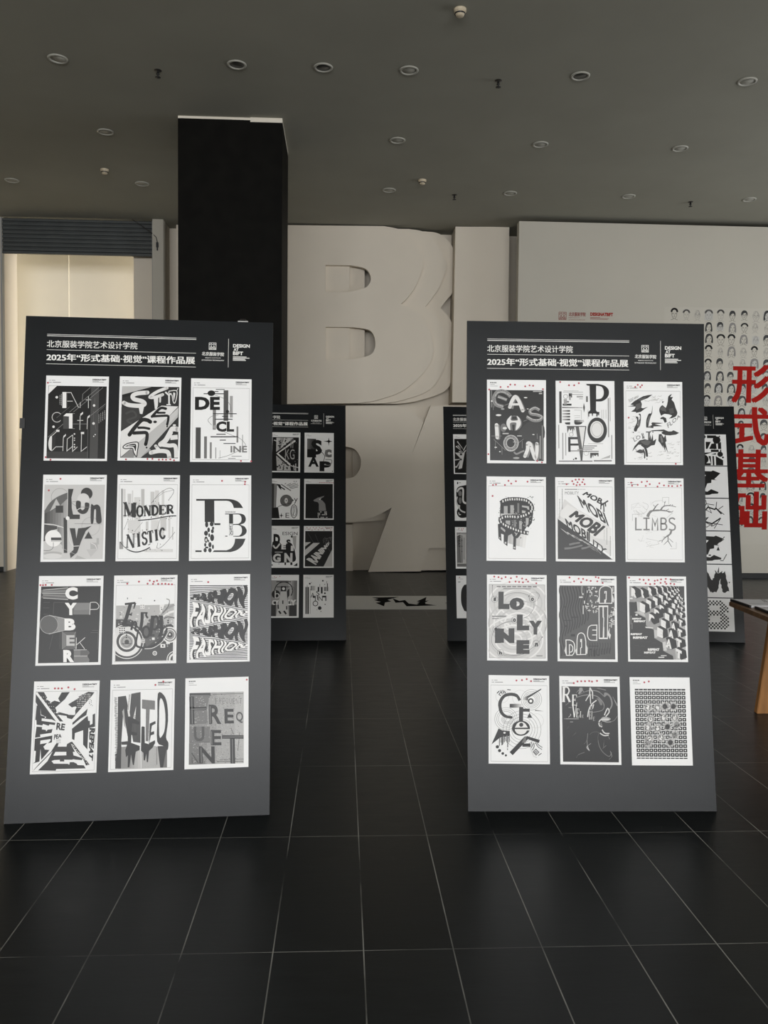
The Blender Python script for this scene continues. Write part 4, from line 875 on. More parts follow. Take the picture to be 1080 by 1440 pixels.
poster(BB,.2503,.5041,-.16,[(78,70),(993,78),(990,1368),(72,1362)],'black poster of balloon letters spelling FASHION, top left, front right board',d,hdr='block',stk=[(288,185),(403,182),(440,147),(512,150),(670,175),(738,160),(793,166),(112,224),(945,218),(93,1223),(850,1328),(922,1350)],group=GB)
def d(a):
    D=.24
    a.rect(122,255,158,748,.36); a.rect(174,447,310,477,.26); a.grad([(165,498),(480,505),(480,515),(165,514)],.25,.7,5); a.rects([(320,299,490,307),(180,262,490,268),(190,245,420,250)],.6); a.rects([(390,325,488,350),(430,366,486,376)],.7); a.ring(220,335,32,8,.68); a.rect(190,375,240,460,.68); a.rect(236,405,272,430,.55); a.grad([(270,285),(320,285),(320,350),(270,350)],.2,.5,4); a.rect(272,330,300,390,.7)
    for i in range(4): a.grad([(170,546+i*45),(286,546+i*45),(286,572+i*45),(170,572+i*45)],.85,.3,5)
    a.fill(S([(205,740),(220,768),(286,772)],3)+[(286,735)],.27); a.fill([(350,705),(480,740)]+S([(480,740),(440,770),(365,772),(350,740)],3),.26); a.grad([(355,700),(500,700),(500,735),(355,735)],.35,.9,5); a.strokes([[(350,545),(460,550),(460,690)],[(350,635),(440,635)],[(355,670),(440,660)]],6,.75); a.fill([(500,435),(516,505),(502,585),(488,505)],.35); a.grad([(535,330),(560,330),(560,420),(535,420)],.6,.25,3)
    a.rects([(870,360,884,968),(900,350,908,720)],.62); a.rects([(920,935,929,1305)],.45); a.rects([(105,775,117,1140),(165,900,178,1312),(212,900,222,1250)],.65); a.rects([(108,1330,625,1346),(645,1324,920,1344)],.5); a.fill([(740,1310),(900,1245),(890,1290)],.75)
    for x in (770,800,835,560): a.rect(x,540,x+6,680,.75)
    P_=.22; a.fill([(535,138),(720,138),(720,166),(575,166),(548,160)],P_); a.fill([(590,160),(692,160),(685,570),(598,570)],P_)
    a.fill([(680,138)]+S([(720,138),(820,165),(880,225),(886,300),(850,365),(780,408),(700,412)],4)+[(680,412)],P_,[(690,166)]+S([(700,166),(770,180),(805,232),(805,308),(770,362),(700,378)],4)+[(690,378)])
    a.fill([(598,548),(565,578),(568,645),(580,650),(582,602),(620,600),(625,640),(635,640),(640,600),(690,602),(690,645),(705,650),(716,600),(720,628),(732,628),(738,578),(700,572),(685,548)],P_)
    a.dots([(702,858,150,196)],9,D,36); a.dots([(696,850,104,134)],9,.97,36); a.ring(696,850,82,5,.6,ry=108)
    a.rects([(255,965,290,1195),(288,965,400,1000),(288,1065,418,1098)],D); a.rect(235,795,530,808,D); a.fill([(238,805),(350,805),(352,870),(335,830),(325,910),(315,830),(290,870),(270,830),(245,905)],.4); a.ring(302,925,30,6,.7)
    a.fill([(370,805),(420,805),(466,1165),(445,1320)],.42); a.stroke([(425,810),(470,1170)],8,.25); a.fill([(420,808),(530,808),(470,1160)],.95); a.stroke([(526,806),(475,1165),(455,1330)],[16,12,26],.3)
    a.rect(490,1097,695,1110,.5); a.rect(480,1128,655,1142,.6); a.rect(395,1155,625,1168,.65); a.rect(290,1170,430,1190,.7); a.rect(460,1183,720,1195,.4); a.rect(560,1066,790,1072,.7)
    a.fill([(590,1210),(718,1210),(718,1265),(705,1265),(700,1240),(685,1240),(670,1262),(640,1240),(635,1290),(625,1240),(605,1295),(592,1290)],.32); a.dots([(370,1298,16),(335,1312,10)],9,.25); a.ring(530,1215,36,5,.75)
poster(BB,.5965,.5051,-.28,[(68,88),(975,92),(973,1388),(68,1382)],'white poster with large serif P above a dark ring O, top middle, front right board',d,hdr='none',stk=[(137,110),(272,160),(353,160),(424,127)],fr=False,group=GB)
def d(a):
    r=random.Random(7); L=[]
    for _ in range(60):
        x,y=r.choice([(r.uniform(140,350),r.uniform(600,960)),(r.uniform(750,930),r.uniform(900,1280)),(r.uniform(400,700),r.uniform(290,400)),(r.uniform(200,830),r.uniform(1130,1300))]); w=r.uniform(15,45); L.append(S([(x-w,y+w*.35),(x-w*.3,y-3),(x+w*.3,y+5),(x+w,y-w*.4)],3))
    a.strokes(L,[3,7,7,2],.80)
    def F(p,c,n=3): a.fill(S(p,n,True),c)
    a.fill([(180,430),(250,370),(380,300),(455,283),(528,275),(450,330),(340,372),(360,420),(350,480),(380,488),(455,465),(400,500),(340,545),(260,562),(270,545),(190,540),(245,500),(262,462),(135,458),(240,440)],.27); a.fill([(260,430),(345,400),(340,480),(270,520)],.38); a.fill([(300,350),(440,305),(400,340),(320,370)],.42)
    F([(525,440),(520,560),(498,610),(475,690),(455,775),(425,785),(428,670),(465,575),(508,560)],.25); a.fill([(440,690),(470,600),(485,620),(455,750)],.45); a.fill([(455,775),(515,750),(505,722),(520,708),(690,718),(640,730),(560,735),(680,768),(540,772),(535,798),(425,788)],.24); a.dots([(478,775,22,12)],9,.6,10)
    F([(685,440),(735,480),(765,380),(775,300),(832,266),(803,312),(848,312),(825,352),(862,395),(890,490),(915,560),(880,622),(780,650),(832,600),(715,575),(665,600),(640,560),(630,510),(650,465)],.27,2); a.fill([(640,500),(680,455),(730,490),(740,540),(680,530)],.42); a.stroke(S([(660,600),(690,540),(740,560),(770,520)]),18,.2); a.fill([(690,620),(735,640),(748,700),(715,716),(688,660),(640,655),(660,630)],.24); a.fill([(780,500),(850,480),(860,560),(800,580)],.36)
    F([(260,625),(290,618),(303,660),(285,760),(330,640),(318,590),(302,580),(335,575),(342,640),(325,760),(290,805),(270,850),(235,845),(235,800),(275,720),(280,655)],.25); a.fill([(290,700),(318,650),(322,740),(295,790)],.5)
    a.fill([(420,850),(500,855),(495,868),(420,866)],.2); a.fill([(455,868),(480,868),(475,990),(452,990)],.35)
    a.fill([(200,1165),(240,1080),(320,990),(400,972),(470,990),(490,900),(500,985),(525,890),(532,1000),(582,965),(555,1062),(500,1072),(440,1112),(420,1110),(370,1060),(300,1058),(250,1110)],.27); a.fill([(330,1010),(420,985),(500,1010),(450,1070),(400,1060)],.4)
    a.stroke(S([(345,1060),(410,1120),(435,1250)]),[26,34,12],.22); a.stroke(S([(370,1130),(395,1190),(393,1275)]),[20,20,10],.25); a.fill([(255,1170),(320,1130),(380,1150),(400,1180),(330,1195)],.3); a.dots([(345,1148,12),(430,1283,9),(222,866,9),(528,860,10),(686,393,10,16)],9,.3,10); a.stroke([(250,1120),(275,1160)],6,.4)
    a.fill([(465,850),(520,832),(700,820),(770,850),(820,850),(850,832),(938,873),(890,900),(800,912),(720,908),(670,885),(690,850),(600,845)],.25); a.dots([(690,872,26,18)],9,.17,12)
    a.fill([(620,895),(612,1000),(640,1032),(690,1112),(682,1060),(722,1170),(715,1090),(762,1190),(735,1080),(722,1020),(740,1000),(725,900),(700,950),(660,890)],.27); a.fill([(640,930),(665,910),(690,1020),(660,1030)],.5)
    a.stroke([(350,880),(375,960),(390,940)],10,.3); a.text('A',[(345,872),(398,872),(400,965),(360,965)],.3); a.text('LO',[(212,950),(318,905),(340,950),(240,1015)],.4); a.text('FLOAT AWAY',[(150,350),(305,285),(315,315),(165,400)],.5); a.text('FLOA',[(745,730),(950,580),(960,625),(770,800)],.42)
poster(BB,.9401,.5057,-.16,[(78,70),(993,78),(997,1378),(75,1372)],'white poster of dark feathered bird shapes forming FLOAT, top right, front right board',d,stk=[(258,155),(297,123),(337,157),(363,128),(150,635),(882,1358)],fr=True,group=GB)
def d(a):
    D=.22
    a.grad([(400,955),(690,955),(660,1165),(400,1090)],.72,.95,6)
    a.fill([(280,470),(400,430),(560,420),(700,450),(770,520),(785,640),(765,780),(710,852),(690,830),(650,895),(590,905),(480,880),(300,790),(270,680)],D)
    a.rects([(332,525,390,640),(432,512,486,635),(360,745,430,830),(568,750,610,885)],.72); a.rects([(540,480,570,630),(480,735,522,860)],.5); a.fill([(612,515),(720,530),(725,580),(700,580),(690,555),(612,540)],.74); a.fill([(612,590),(670,600),(660,635),(612,630)],.74); a.fill([(672,705),(716,708),(712,800),(672,840)],.74)
    a.fill([(280,640),(480,640),(580,650),(600,690),(430,690),(280,720)],.8); a.rect(455,650,565,690,.2)
    a.fill([(240,800),(300,780),(480,870),(600,900),(595,950),(550,1012),(522,1018),(516,1192),(474,1180),(482,1000),(455,948),(400,975),(386,1135),(330,1092),(330,960),(290,945),(296,1062),(250,1020)],D); a.fill([(285,835),(355,890),(350,925),(285,870)],.68); a.rects([(345,1070,372,1100),(485,1145,508,1170),(262,1000,276,1020)],.8); a.stroke([(500,925),(530,960)],10,.85); a.stroke([(540,935),(515,975)],10,.85)
    C=S([(285,480),(330,445),(410,425),(500,420),(590,425),(680,445),(740,490),(768,550),(750,605),(690,650),(600,682),(520,690),(430,685),(340,690),(280,730),(310,790),(400,840),(500,880),(600,915),(712,938)],5); a.stroke(C,62,D)
    P=[];acc=0
    for p,q in zip(C,C[1:]):
        L=math.hypot(q[0]-p[0],q[1]-p[1]); acc+=L
        if acc>34:
            acc=0; P.append([(q[0]-2,q[1]-17),(q[0]+2,q[1]+17)])
    a.strokes(P,19,.96)
    r=random.Random(5); a.dots([(280+r.uniform(-25,10),r.uniform(480,960),r.uniform(4,10)) for _ in range(16)]+[(r.uniform(360,800),r.uniform(380,420),r.uniform(4,9)) for _ in range(14)]+[(r.uniform(770,815),r.uniform(470,740),r.uniform(4,9)) for _ in range(12)]+[(595,1008,9)],7,D,6); a.dots([(r.uniform(300,760),r.uniform(520,880),6) for _ in range(30)],6,.85,6)
poster(BB,.2481,.991,.18,[(65,72),(980,85),(988,1365),(65,1358)],'white poster of a dark spiral filmstrip, second row left, front right board',d,stk=[(163,205),(210,198),(348,205),(403,141),(445,184),(518,148),(697,155),(157,371)],fr=True,group=GB)
def d(a):
    D=.27
    a.fill([(110,700),(215,400),(420,560),(900,820),(945,860),(945,1280)],.9); a.fill([(110,640),(260,480),(945,860),(945,1050),(700,1000)],.93)
    a.fill([(112,705),(965,1335),(115,1325)],D)
    a.text('MOBILITY',[(222,282),(438,330)],.55); a.rects([(222+i*22,243,238+i*22,256) for i in range(9)],.4); a.rects([(430+i*24,244,440+i*24,254) for i in range(5)],.4)
    a.text('MOB',[(562,285),(815,400),(790,490),(485,330)],.2,.07); a.stroke([(780,500),(895,425)],22,.2); a.strokes([[(850,455),(785,480),(780,560)],[(825,470),(830,600)],[(850,450),(858,515)]],18,.25)
    a.text('MOBI',[(405,335),(835,610),(912,828),(490,530)],.23,.05); a.text('MOBI',[(400,575),(862,825),(692,982),(275,670)],.24,.085)
    a.text('MOBI',[(218,692),(585,905),(585,1050),(262,835)],.2,.05); a.stroke([(600,910),(600,1060)],22,.22)
    a.text('ITY',[(660,1020),(882,1180),(835,1255),(660,1125)],.22,.02)
    a.text('MOBI',[(150,850),(590,1085),(640,1130),(270,950)],.82,.05); a.text('LITY',[(560,1090),(720,1160),(815,1268),(640,1170)],.7,.01)
    a.strokes([S([(215,1165),(330,1155),(500,1115)]),S([(290,1105),(380,1085),(460,1075)]),S([(480,1165),(560,1150),(640,1120)])],[30,26,8],.5)
    for x,y0,y1,c in ((180,245,560,.4),(140,400,700,.55),(876,850,1110,.5),(930,980,1290,.45),(835,880,1040,.7)): a.rects([(x-7,y,x+7,y+10) for y in range(y0,y1,24 if c>.42 else 20)],c)
poster(BB,.5922,.9915,.05,[(70,60),(990,68),(1008,1370),(82,1362)],'poster with the word MOBILITY folding down a diagonal, second row middle, front right board',d,stk=[(248,170),(335,122),(357,167),(388,100),(418,140),(402,185),(441,96),(453,178),(492,138),(507,97),(528,170)],fr=True,group=GB)
def d(a):
    r=random.Random(13); L=[]
    for _ in range(16):
        x,y=r.uniform(230,560),r.choice([r.uniform(470,680),r.uniform(900,1120)]); L.append([(x+r.uniform(-70,70),y+r.uniform(-60,60)) for _ in range(4)])
    a.strokes(L,4,.84); a.strokes([[(185,740),(185,640),(300,640)],[(640,460),(640,385),(735,385),(735,490)],[(755,1165),(850,1165),(850,1060)],[(700,700),(790,620),(720,600)]],6,.82)
    a.strokes([S([(235,575),(300,640),(390,600),(400,560)]),S([(340,460),(420,500),(400,570),(340,520)]),[(480,470),(530,440),(640,430)],[(400,1130),(590,1090),(560,1040),(400,1010)]],5,.78)
    a.strokes([[(237,690),(237,873),(327,873)],[(350,700),(445,700)],[(398,700),(398,873)],[(352,873),(448,873)],[(487,886),(487,700),(527,810),(567,700),(567,886)],[(618,700),(618,873)],S([(610,701),(670,703),(695,742),(670,782),(618,783)]),S([(618,783),(680,787),(703,830),(680,870),(610,873)]),S([(828,720),(795,698),(750,712),(748,755),(790,785),(828,815),(825,865),(785,880),(738,868)])],22,.56)
    G=.53
    a.stroke(S([(415,680),(435,630),(480,590),(600,580),(690,588),(770,605),(800,590)]),[44,36,26,20,16,10,4],G); a.stroke(S([(500,580),(540,520),(575,485)]),[16,12,18],.4); a.stroke([(545,525),(510,515),(505,495)],6,.4); a.stroke(S([(610,578),(640,535),(680,512),(760,510),(845,530)]),[22,18,14,10,5],.5); a.strokes([[(660,520),(685,440)],[(690,585),(735,560)],[(700,590),(745,615)],[(735,512),(765,490)],[(785,515),(790,490)],[(675,470),(660,450)]],7,.45)
    a.stroke(S([(775,885),(755,940),(700,980),(650,1025),(630,1070)]),[30,24,16,10,5],G); a.stroke([(725,970),(725,1045),(782,1138)],[14,12,6],.45); a.stroke([(725,1040),(660,1103)],[10,6],.45); a.strokes([[(640,1035),(580,1050)],[(740,1010),(800,1065)],[(690,985),(650,985)]],7,.5)
poster(BB,.9413,.9922,.13,[(65,87),(955,97),(980,1370),(85,1362)],'white poster with grey word LIMBS sprouting bare branches, second row right, front right board',d,stk=[(165,160),(178,205),(263,193),(323,151),(404,142),(385,210),(445,184),(590,170),(562,220),(660,203),(731,210),(783,213),(862,212),(915,203)],fr=True,group=GB)
def d(a):
    a.fill([(98,213),(945,220),(965,1338),(112,1328)],.84)
    for i,(x,y) in enumerate(((540,500),(540,800),(480,1050))):
        for k in range(5): a.ring(x,y,120+k*80,22,(.93,.78)[(k+i)%2],ry=90+k*62)
    a.fill([(98,213),(945,220),(946,250),(100,245)],.84)
    a.stroke([(100,215),(943,222),(963,1336),(113,1326)],5,.5,closed=True)
    a.rects([(215+i*78,240,275+i*78,256) for i in range(8)],.45); a.rect(315,275,730,287,.5); a.rects([(148,690,360,706),(148,727,250,740),(825,1293,920,1306)],.5)
    for L in ([(150,232),(148,340),(165,410)],[(330,390),(450,345),(600,345),(720,390)],[(780,470),(775,580),(700,690),(620,730)],[(470,770),(330,800),(210,880),(150,1000),(160,1130),(260,1240)],[(320,1270),(500,1290),(640,1250),(760,1180),(850,1100),(910,1015)],[(330,1290),(520,1300),(720,1240)],[(810,325),(860,370),(850,430)]): a.stroke(S(L),5,.35)
    for x,y in ((185,440),(757,440),(488,755),(208,895),(283,1252),(822,1110)): a.ring(x,y,48,5,.5)
    a.ring(775,405,72,4,.6)
    D=.24
    for s,q in (('L',[(242,325),(410,590)]),('O',[(410,415),(632,605)]),('L',[(525,672),(712,912)]),('Y',[(708,766),(906,977)]),('E',[(522,1060),(720,1270)])): a.text(s,q,D,.085)
    a.rect(245,330,310,580,D); a.dots([(470,510,50,80)],9,D,20); a.rect(530,675,608,905,D); a.rect(525,1062,625,1265,D)
    a.text('N',[(195,880),(488,1105)],D,.07); a.rect(197,884,330,1100,D)
    for s,x,y in (('g',188,440),('o',757,440),('o',488,757),('e',208,893),('h',283,1252),('n',825,1128)): a.text(s,[(x-22,y-26),(x+22,y+26)],.16,.05)
    a.dots([(150,232,7),(910,1015,9),(703,395,9)],8,.25)
poster(BB,.248,1.4792,.24,[(65,65),(970,72),(995,1378),(80,1368)],'grey rippled poster with scattered black letters LONELY, third row left, front right board',d,stk=[(176,97),(240,105),(288,125),(347,104),(428,121),(515,99),(407,178),(498,171),(552,177),(597,126),(610,183),(660,141),(687,170),(813,198)],group=GB)
def d(a):
    a.fill([(97,207),(945,212),(978,1335),(120,1325)],.36); r=random.Random(21); L=[]
    for i in range(11):
        x=115+i*41; y1=(1290,1280,980,950,930,900,880,860,830,800,760)[i]; L.append([(x+18*math.sin(y/60+i*.3)+ (y-220)*.02,y) for y in range(222,y1,18)])
    a.strokes(L,17,.22); L=[]
    for i in range(9):
        x=575+i*40; L.append([(x+9*math.sin(y/34),y) for y in range(1080,1300-i*6,14)])
    a.strokes(L,[10,24,14],.24); a.rects([(285,685,400,700),(170,735,290,746),(285,950,350,985),(560,1128,715,1138),(640,1190,670,1290),(170,525,200,545),(185,815,225,840),(580,1170,615,1190),(700,1260,735,1280)],.17)
    a.rects([(440,215,448,330),(450,325,470,355),(402,375,460,398),(478,440,497,485),(463,515,478,645)],.85)
    R=[]
    for _ in range(46):
        x,y=r.uniform(490,680),r.uniform(212,600)
        if (x-490)*1.6+ (y-212)*.2<60: continue
        v=r.random()<.5; R.append((x,y,x+(12 if v else r.uniform(18,44)),y+(r.uniform(20,44) if v else 12)))
    for _ in range(22):
        x,y=r.uniform(862,945),r.uniform(520,830); v=r.random()<.5; R.append((x,y,x+(11 if v else 34),y+(36 if v else 10)))
    a.rects(R,.92); a.rects([(915,230,930,300),(920,310,945,332),(925,600,955,660),(905,780,918,850)],.85)
    O=.97
    def blk(p,ins,sh=16):
        a.fill([(x-sh*.4,y+sh) for x,y in p],.17); a.fill(p,.36); a.stroke(p,13,O,closed=True)
        for q in ins: a.stroke(q,13,O)
    blk([(718,480)]+S([(715,300),(735,245),(800,215),(870,230),(905,280),(912,480)],4),[[(800,480),(800,430),(822,425),(822,300),(800,300),(800,330)],[(815,470),(815,430)]])
    blk([(712,520),(848,520),(852,1018),(725,1018)],[[(775,525),(778,690),(790,700),(785,1010)],[(712,530),(848,530)],[(725,1010),(852,1010)]])
    a.stroke([(778,540),(782,690)],18,O); a.stroke([(790,840),(792,1000)],18,O)
    blk(S([(600,815),(560,840),(545,900),(545,980),(575,1035),(620,1045)],4)+[(688,1045),(685,812)],[[(615,888),(685,888)],[(615,962),(685,962)]])
    blk([(382,1262)]+S([(382,1040),(395,960),(445,930),(495,965),(518,1060)],4)+[(522,1258)],[[(440,1258),(440,1160),(455,1150),(452,1030),(438,1030),(438,1070)]])
    blk([(210,1038)]+S([(270,1038),(325,1070),(348,1140),(340,1230),(310,1272)],4)+[(222,1272)],[[(268,1262),(265,1110)]+S([(290,1110),(318,1150),(310,1210),(275,1225)],3)])
    a.fill([(712,370),(690,420),(688,470),(718,450)],.9); a.fill([(912,330),(945,420),(938,470),(912,450)],.9); a.fill([(852,930),(885,850),(880,930),(905,960),(890,1030),(855,960)],.92); a.fill([(215,1100),(190,1200),(205,1250),(222,1240)],.9); a.fill([(520,1100),(548,1160),(545,1250),(522,1240)],.9); a.fill([(382,1150),(355,1200),(370,1250),(384,1240)],.9)
poster(BB,.5955,1.4823,.42,[(55,55),(977,67),(1017,1373),(88,1362)],'dark poster with wavy stripes and outlined letters AHEAD, third row middle, front right board',d,stk=[(250,87),(321,145),(391,105),(430,159),(460,107),(516,127),(578,139),(655,80),(680,145),(698,91),(763,170)],group=GB)
def d(a):
    a.fill([(110,218),(940,222),(978,1335),(140,1330)],.66); a.fill([(790,225),(940,222),(945,420)],.3)
    a.fill([(940,450),(955,900),(978,1335),(830,1335),(800,1100),(870,800)],.73)
    a.fill([(112,460),(225,460),(240,600),(190,620),(362,705),(372,822),(490,885),(500,1010),(622,1082),(635,1200),(782,1280),(792,1335),(140,1330)],.23); a.fill([(225,455),(262,470),(262,600),(240,600)],.8); a.fill([(120,402),(160,398),(165,418),(122,418)],.96); a.fill([(195,618),(330,600),(362,690),(240,630)],.8); a.fill([(360,835),(480,850),(470,865),(365,856)],.9); a.fill([(490,880),(540,890),(545,1000),(500,1010)],.82); a.fill([(620,1075),(670,1060),(690,1200),(640,1200)],.84); a.fill([(118,425),(200,450),(195,468),(120,462)],.6)
    rows=(('R',[(188,320,1.0),(312,330,.92),(432,300,.85),(530,282,.72),(618,270,.62),(688,268,.52),(742,258,.46),(790,250,.36),(826,246,.28),(856,244,.22)]),
     ('E',[(318,545,1.0),(412,490,.9),(510,445,.84),(595,400,.74),(668,362,.6),(724,335,.5),(770,308,.42),(812,290,.32),(848,274,.26)]),
     ('P',[(462,715,1.0),(535,635,.9),(610,565,.8),(676,490,.7),(730,436,.56),(772,392,.46),(808,352,.38),(842,324,.3),(868,300,.24)]),
     ('E',[(590,925,1.05),(638,795,.9),(692,690,.8),(744,605,.68),(788,522,.56),(820,458,.46),(846,404,.38),(866,358,.3)]),
     ('A',[(724,1090,1.05),(756,945,.9),(790,830,.8),(812,700,.66),(840,596,.54),(858,520,.44),(876,440,.36),(890,392,.28)]),
     ('T',[(876,1245,1.05),(876,1080,.92),(886,925,.82),(896,775,.68),(904,660,.56),(908,570,.46),(912,480,.38),(912,420,.3)]))
    W,H=98,162
    A1=[];
    for ch,L in rows:
        for x,y,s in L[::-1]:
            w,h=W*s/2,H*s/2; dx,dy=62*s,38*s
            a.tris([(x-w,y-h),(x-w+dx*.75,y-h-dy*.45),(x+w*.7+dx,y-h*.55),(x+w+dx,y+h*.72),(x+w*.6,y+h+.12*h),(x-w*.2,y+h*.6)],[(0,1,2,3,4,5)],.2)
            V,F,_=glyphs(ch,.10); g=a.bil([(x-w,y-h),(x+w*.72,y-h*.45),(x+w*.72,y+h*1.05),(x-w,y+h*.62)]); a.z-=a.dz*.5
            a.tris([g(*v) for v in V],F,.97); a.z-=a.dz*.9
    for q in ([(160,704),(300,730)],[(186,740),(360,770)],[(140,936),(312,964)],[(176,984),(396,1020)],[(402,1164),(576,1202)],[(346,1213),(522,1242)]): a.text('REPEAT',q,.95,.08)
    a.rects([(208,645,240,672),(600,1268,685,1280),(562,1292,650,1308)],.9); a.rects([(135,670,148,800),(152,780,166,875)],.5)
    a.rects([(180+(i*97)%560,1040+i*13,240+(i*97)%560,1043+i*13) for i in range(20)],.36)
poster(BB,.9439,1.4823,.28,[(68,67),(967,75),(1012,1373),(112,1363)],'poster of receding rows of block letters REPEAT, third row right, front right board',d,stk=[(103,93),(265,118),(323,127),(400,126),(355,180),(423,191),(493,140),(534,132),(491,186),(588,119),(581,172),(660,111),(649,157),(668,185),(732,117),(733,183),(787,190)],group=GB)
def d(a):
    D=.17
    for x,y,R in ((690,430,(60,80,100,122,150)),(560,870,(150,190,230,280)),(320,710,(110,135,165))):
        for k in R: a.ring(x,y,k,5,.62)
    for k in (40,55,70,85): a.ring(340,720,k,4,.6,ry=k*.8)
    a.ring(770,740,105,4,.85); a.ring(520,400,110,4,.86); a.ring(260,380,95,4,.86)
    a.stroke(S([(520,440),(470,370),(380,350),(290,375),(235,450),(228,530),(255,620),(320,675),(415,690)]),[40,46,46,46,50,46,44,38,26],D); a.grad([(372,490),(545,490),(545,547),(372,547)],.17,.92,8)
    a.fill([(832,265),(828,285),(650,400),(605,430),(575,410),(620,385)],D); a.grad([(570,400),(640,370),(640,440),(570,430)],.9,.3,4); a.circ(680,450,42,D); a.circ(680,450,21,.98)
    a.rects([(512,537,572,745),(570,560,668,605)],D); a.fill([(665,622),(708,695),(632,695)],D); a.fill([(745,578),(880,600),(745,592)],.35)
    a.dots([(545,848,132,112)],9,D,36); a.fill(S([(455,840),(490,775),(545,755),(600,775),(645,838)],4),.97); a.fill([(455,862),(680,862),(680,880)]+S([(635,880),(600,925),(545,940),(490,925),(455,880)],4),.97); a.rect(560,862,685,878,.97); a.circ(547,797,30,D); a.rect(440,845,672,860,D)
    a.fill([(215,850),(270,880),(380,890),(378,960),(240,985),(115,1085)],D); a.dots([(303,915,18,13)],9,.95,10); a.rects([(225,960,236,1110),(250,970,258,1060),(270,960,282,1095),(296,950,308,1055),(322,950,330,1040),(348,940,360,1130),(370,900,380,1055),(348,1145,358,1168)],D); a.rects([(258,985,270,1100),(284,960,292,1080),(335,950,345,1060)],.6)
    a.dots([(202,1122,24),(235,1178,23),(283,1220,20),(330,1248,16)],9,D,16)
    a.fill([(600,970),(650,1010),(430,1245),(385,1200)],D); a.fill([(600,970),(625,965),(620,1060),(560,1060)],.5); a.rect(570,1072,690,1120,D); a.fill([(632,962),(825,1020),(812,1065),(618,1000)],D)
    a.strokes([S([(700,1050),(715,1100),(700,1140)]),S([(730,1060),(745,1110),(720,1170)]),S([(760,1060),(800,1120),(860,1160)]),S([(780,1060),(810,1095),(865,1130)])],[9,11],D); a.stroke([(770,1155),(815,1200),(775,1243),(732,1195)],10,D,closed=True); a.stroke([(770,1182),(790,1200),(772,1220),(752,1198)],8,D,closed=True); a.stroke([(808,1250),(855,1215)],10,D); a.stroke([(680,1120),(740,1260),(790,1280)],6,.8)
    a.strokes([[(180,335),(215,300)],[(205,350),(240,370)],[(235,295),(260,350)],[(262,290),(285,340)],[(285,300),(310,335)],[(330,280),(380,285)],[(210,345),(240,318)]],12,D)
poster(BB,.2518,1.9702,.6,[(52,67),(942,82),(983,1378),(78,1370)],'white geometric poster with letters CREA, arcs and dots, bottom left, front right board',d,stk=[(463,147),(544,142),(613,128),(678,158)],fr=True,group=GB)
def d(a):
    a.fill([(83,213),(905,225),(947,1328),(125,1320)],.17); r=random.Random(17)
    a.strokes([S([(150,490),(230,430),(330,370),(470,340),(600,360),(690,440),(715,510),(680,570),(540,598)]),S([(300,310),(360,260),(420,300)]),S([(340,340),(480,280),(620,290),(720,370)])],[5,12,14,9,5],.55)
    a.stroke(S([(500,240),(620,245),(740,272)]),[5,14,10],.5); a.fill(S([(715,310),(770,320),(820,380),(842,470),(820,540),(775,580),(820,490),(805,400),(760,345),(715,375)],3,True),.55); a.strokes([S([(840,370),(910,500)]),S([(915,650),(860,720),(760,740),(690,710)])],[5,14,20],.6); a.fill(S([(600,390),(660,410),(690,480),(660,490),(630,430)],3,True),.5); a.fill(S([(345,240),(385,235),(395,270),(360,320),(330,325),(345,280)],3,True),.6)
    a.serif('R',[(88,218),(225,446)],.95,.0,1.3); a.serif('E',[(235,335),(320,495)],.95,.0,1.3); a.serif('V',[(245,490),(315,670)],.95,.0,1.3); a.serif('E',[(305,540),(352,672)],.95,.0,1.3); a.serif('I',[(352,580),(385,672)],.95,.0,1.3); a.serif('E',[(388,635),(418,675)],.8,.0)
    a.strokes([[(500,232),(540,300),(545,400)],[(500,240),(500,330),(440,430)],[(505,330),(515,470)],S([(600,420),(530,480),(490,560),(475,665)]),[(540,490),(500,520)],[(560,480),(545,545)],S([(720,640),(765,540),(790,590),(740,660)])],[16,12],.92)
    a.serif('EI',[(495,575),(550,700)],.9,.0,1.4); a.serif('E',[(555,660),(585,720)],.8,.0); a.serif('E',[(500,500),(545,555)],.85,.0)
    a.fill(S([(670,690),(720,660),(810,685),(790,715),(700,730)],3,True),.7); a.strokes([S([(640,740),(680,700),(790,700)]),S([(640,750),(650,790),(690,810)]),S([(690,850),(730,900),(800,905)]),S([(660,900),(720,935),(790,930)])],[16,10],.88); a.text('REVE',[(630,760),(680,745),(700,800),(650,815)],.7)
    for L,c in (([(510,920),(560,885),(640,890),(630,960),(650,1080),(710,1180),(800,1240),(835,1180)],.5),([(800,1285),(840,1240),(815,1160)],.55),([(320,1260),(350,1215),(440,1180)],.45),([(470,1000),(480,1090),(510,1160)],.8),([(530,1050),(490,1080),(470,1110),(500,1150)],.8),([(430,1060),(470,1000),(480,900)],.5),([(700,1130),(755,1080),(710,1120)],.5),([(720,1000),(715,1110)],.45),([(780,940),(805,990)],.5),([(255,945),(310,890)],.35),([(160,850),(200,800)],.28)): a.stroke(S(L),[4,10,6],c)
    a.text('student work',[(125,683),(342,698)],.7) if 0 else a.rects([(125,683,135,697),(145,683,342,697)],.6); a.rects([(190,522,235,530),(215,730,260,742)],.6); a.stroke(S([(190,670),(225,635),(215,620)]),8,.8)
poster(BB,.5991,1.9732,.5,[(45,62),(935,75),(985,1365),(87,1358)],'black poster with white serif word REVEILLE and swirling lines, bottom middle, front right board',d,stk=[(260,167),(315,143),(370,140),(426,140),(487,137),(529,145),(603,135)],group=GB)
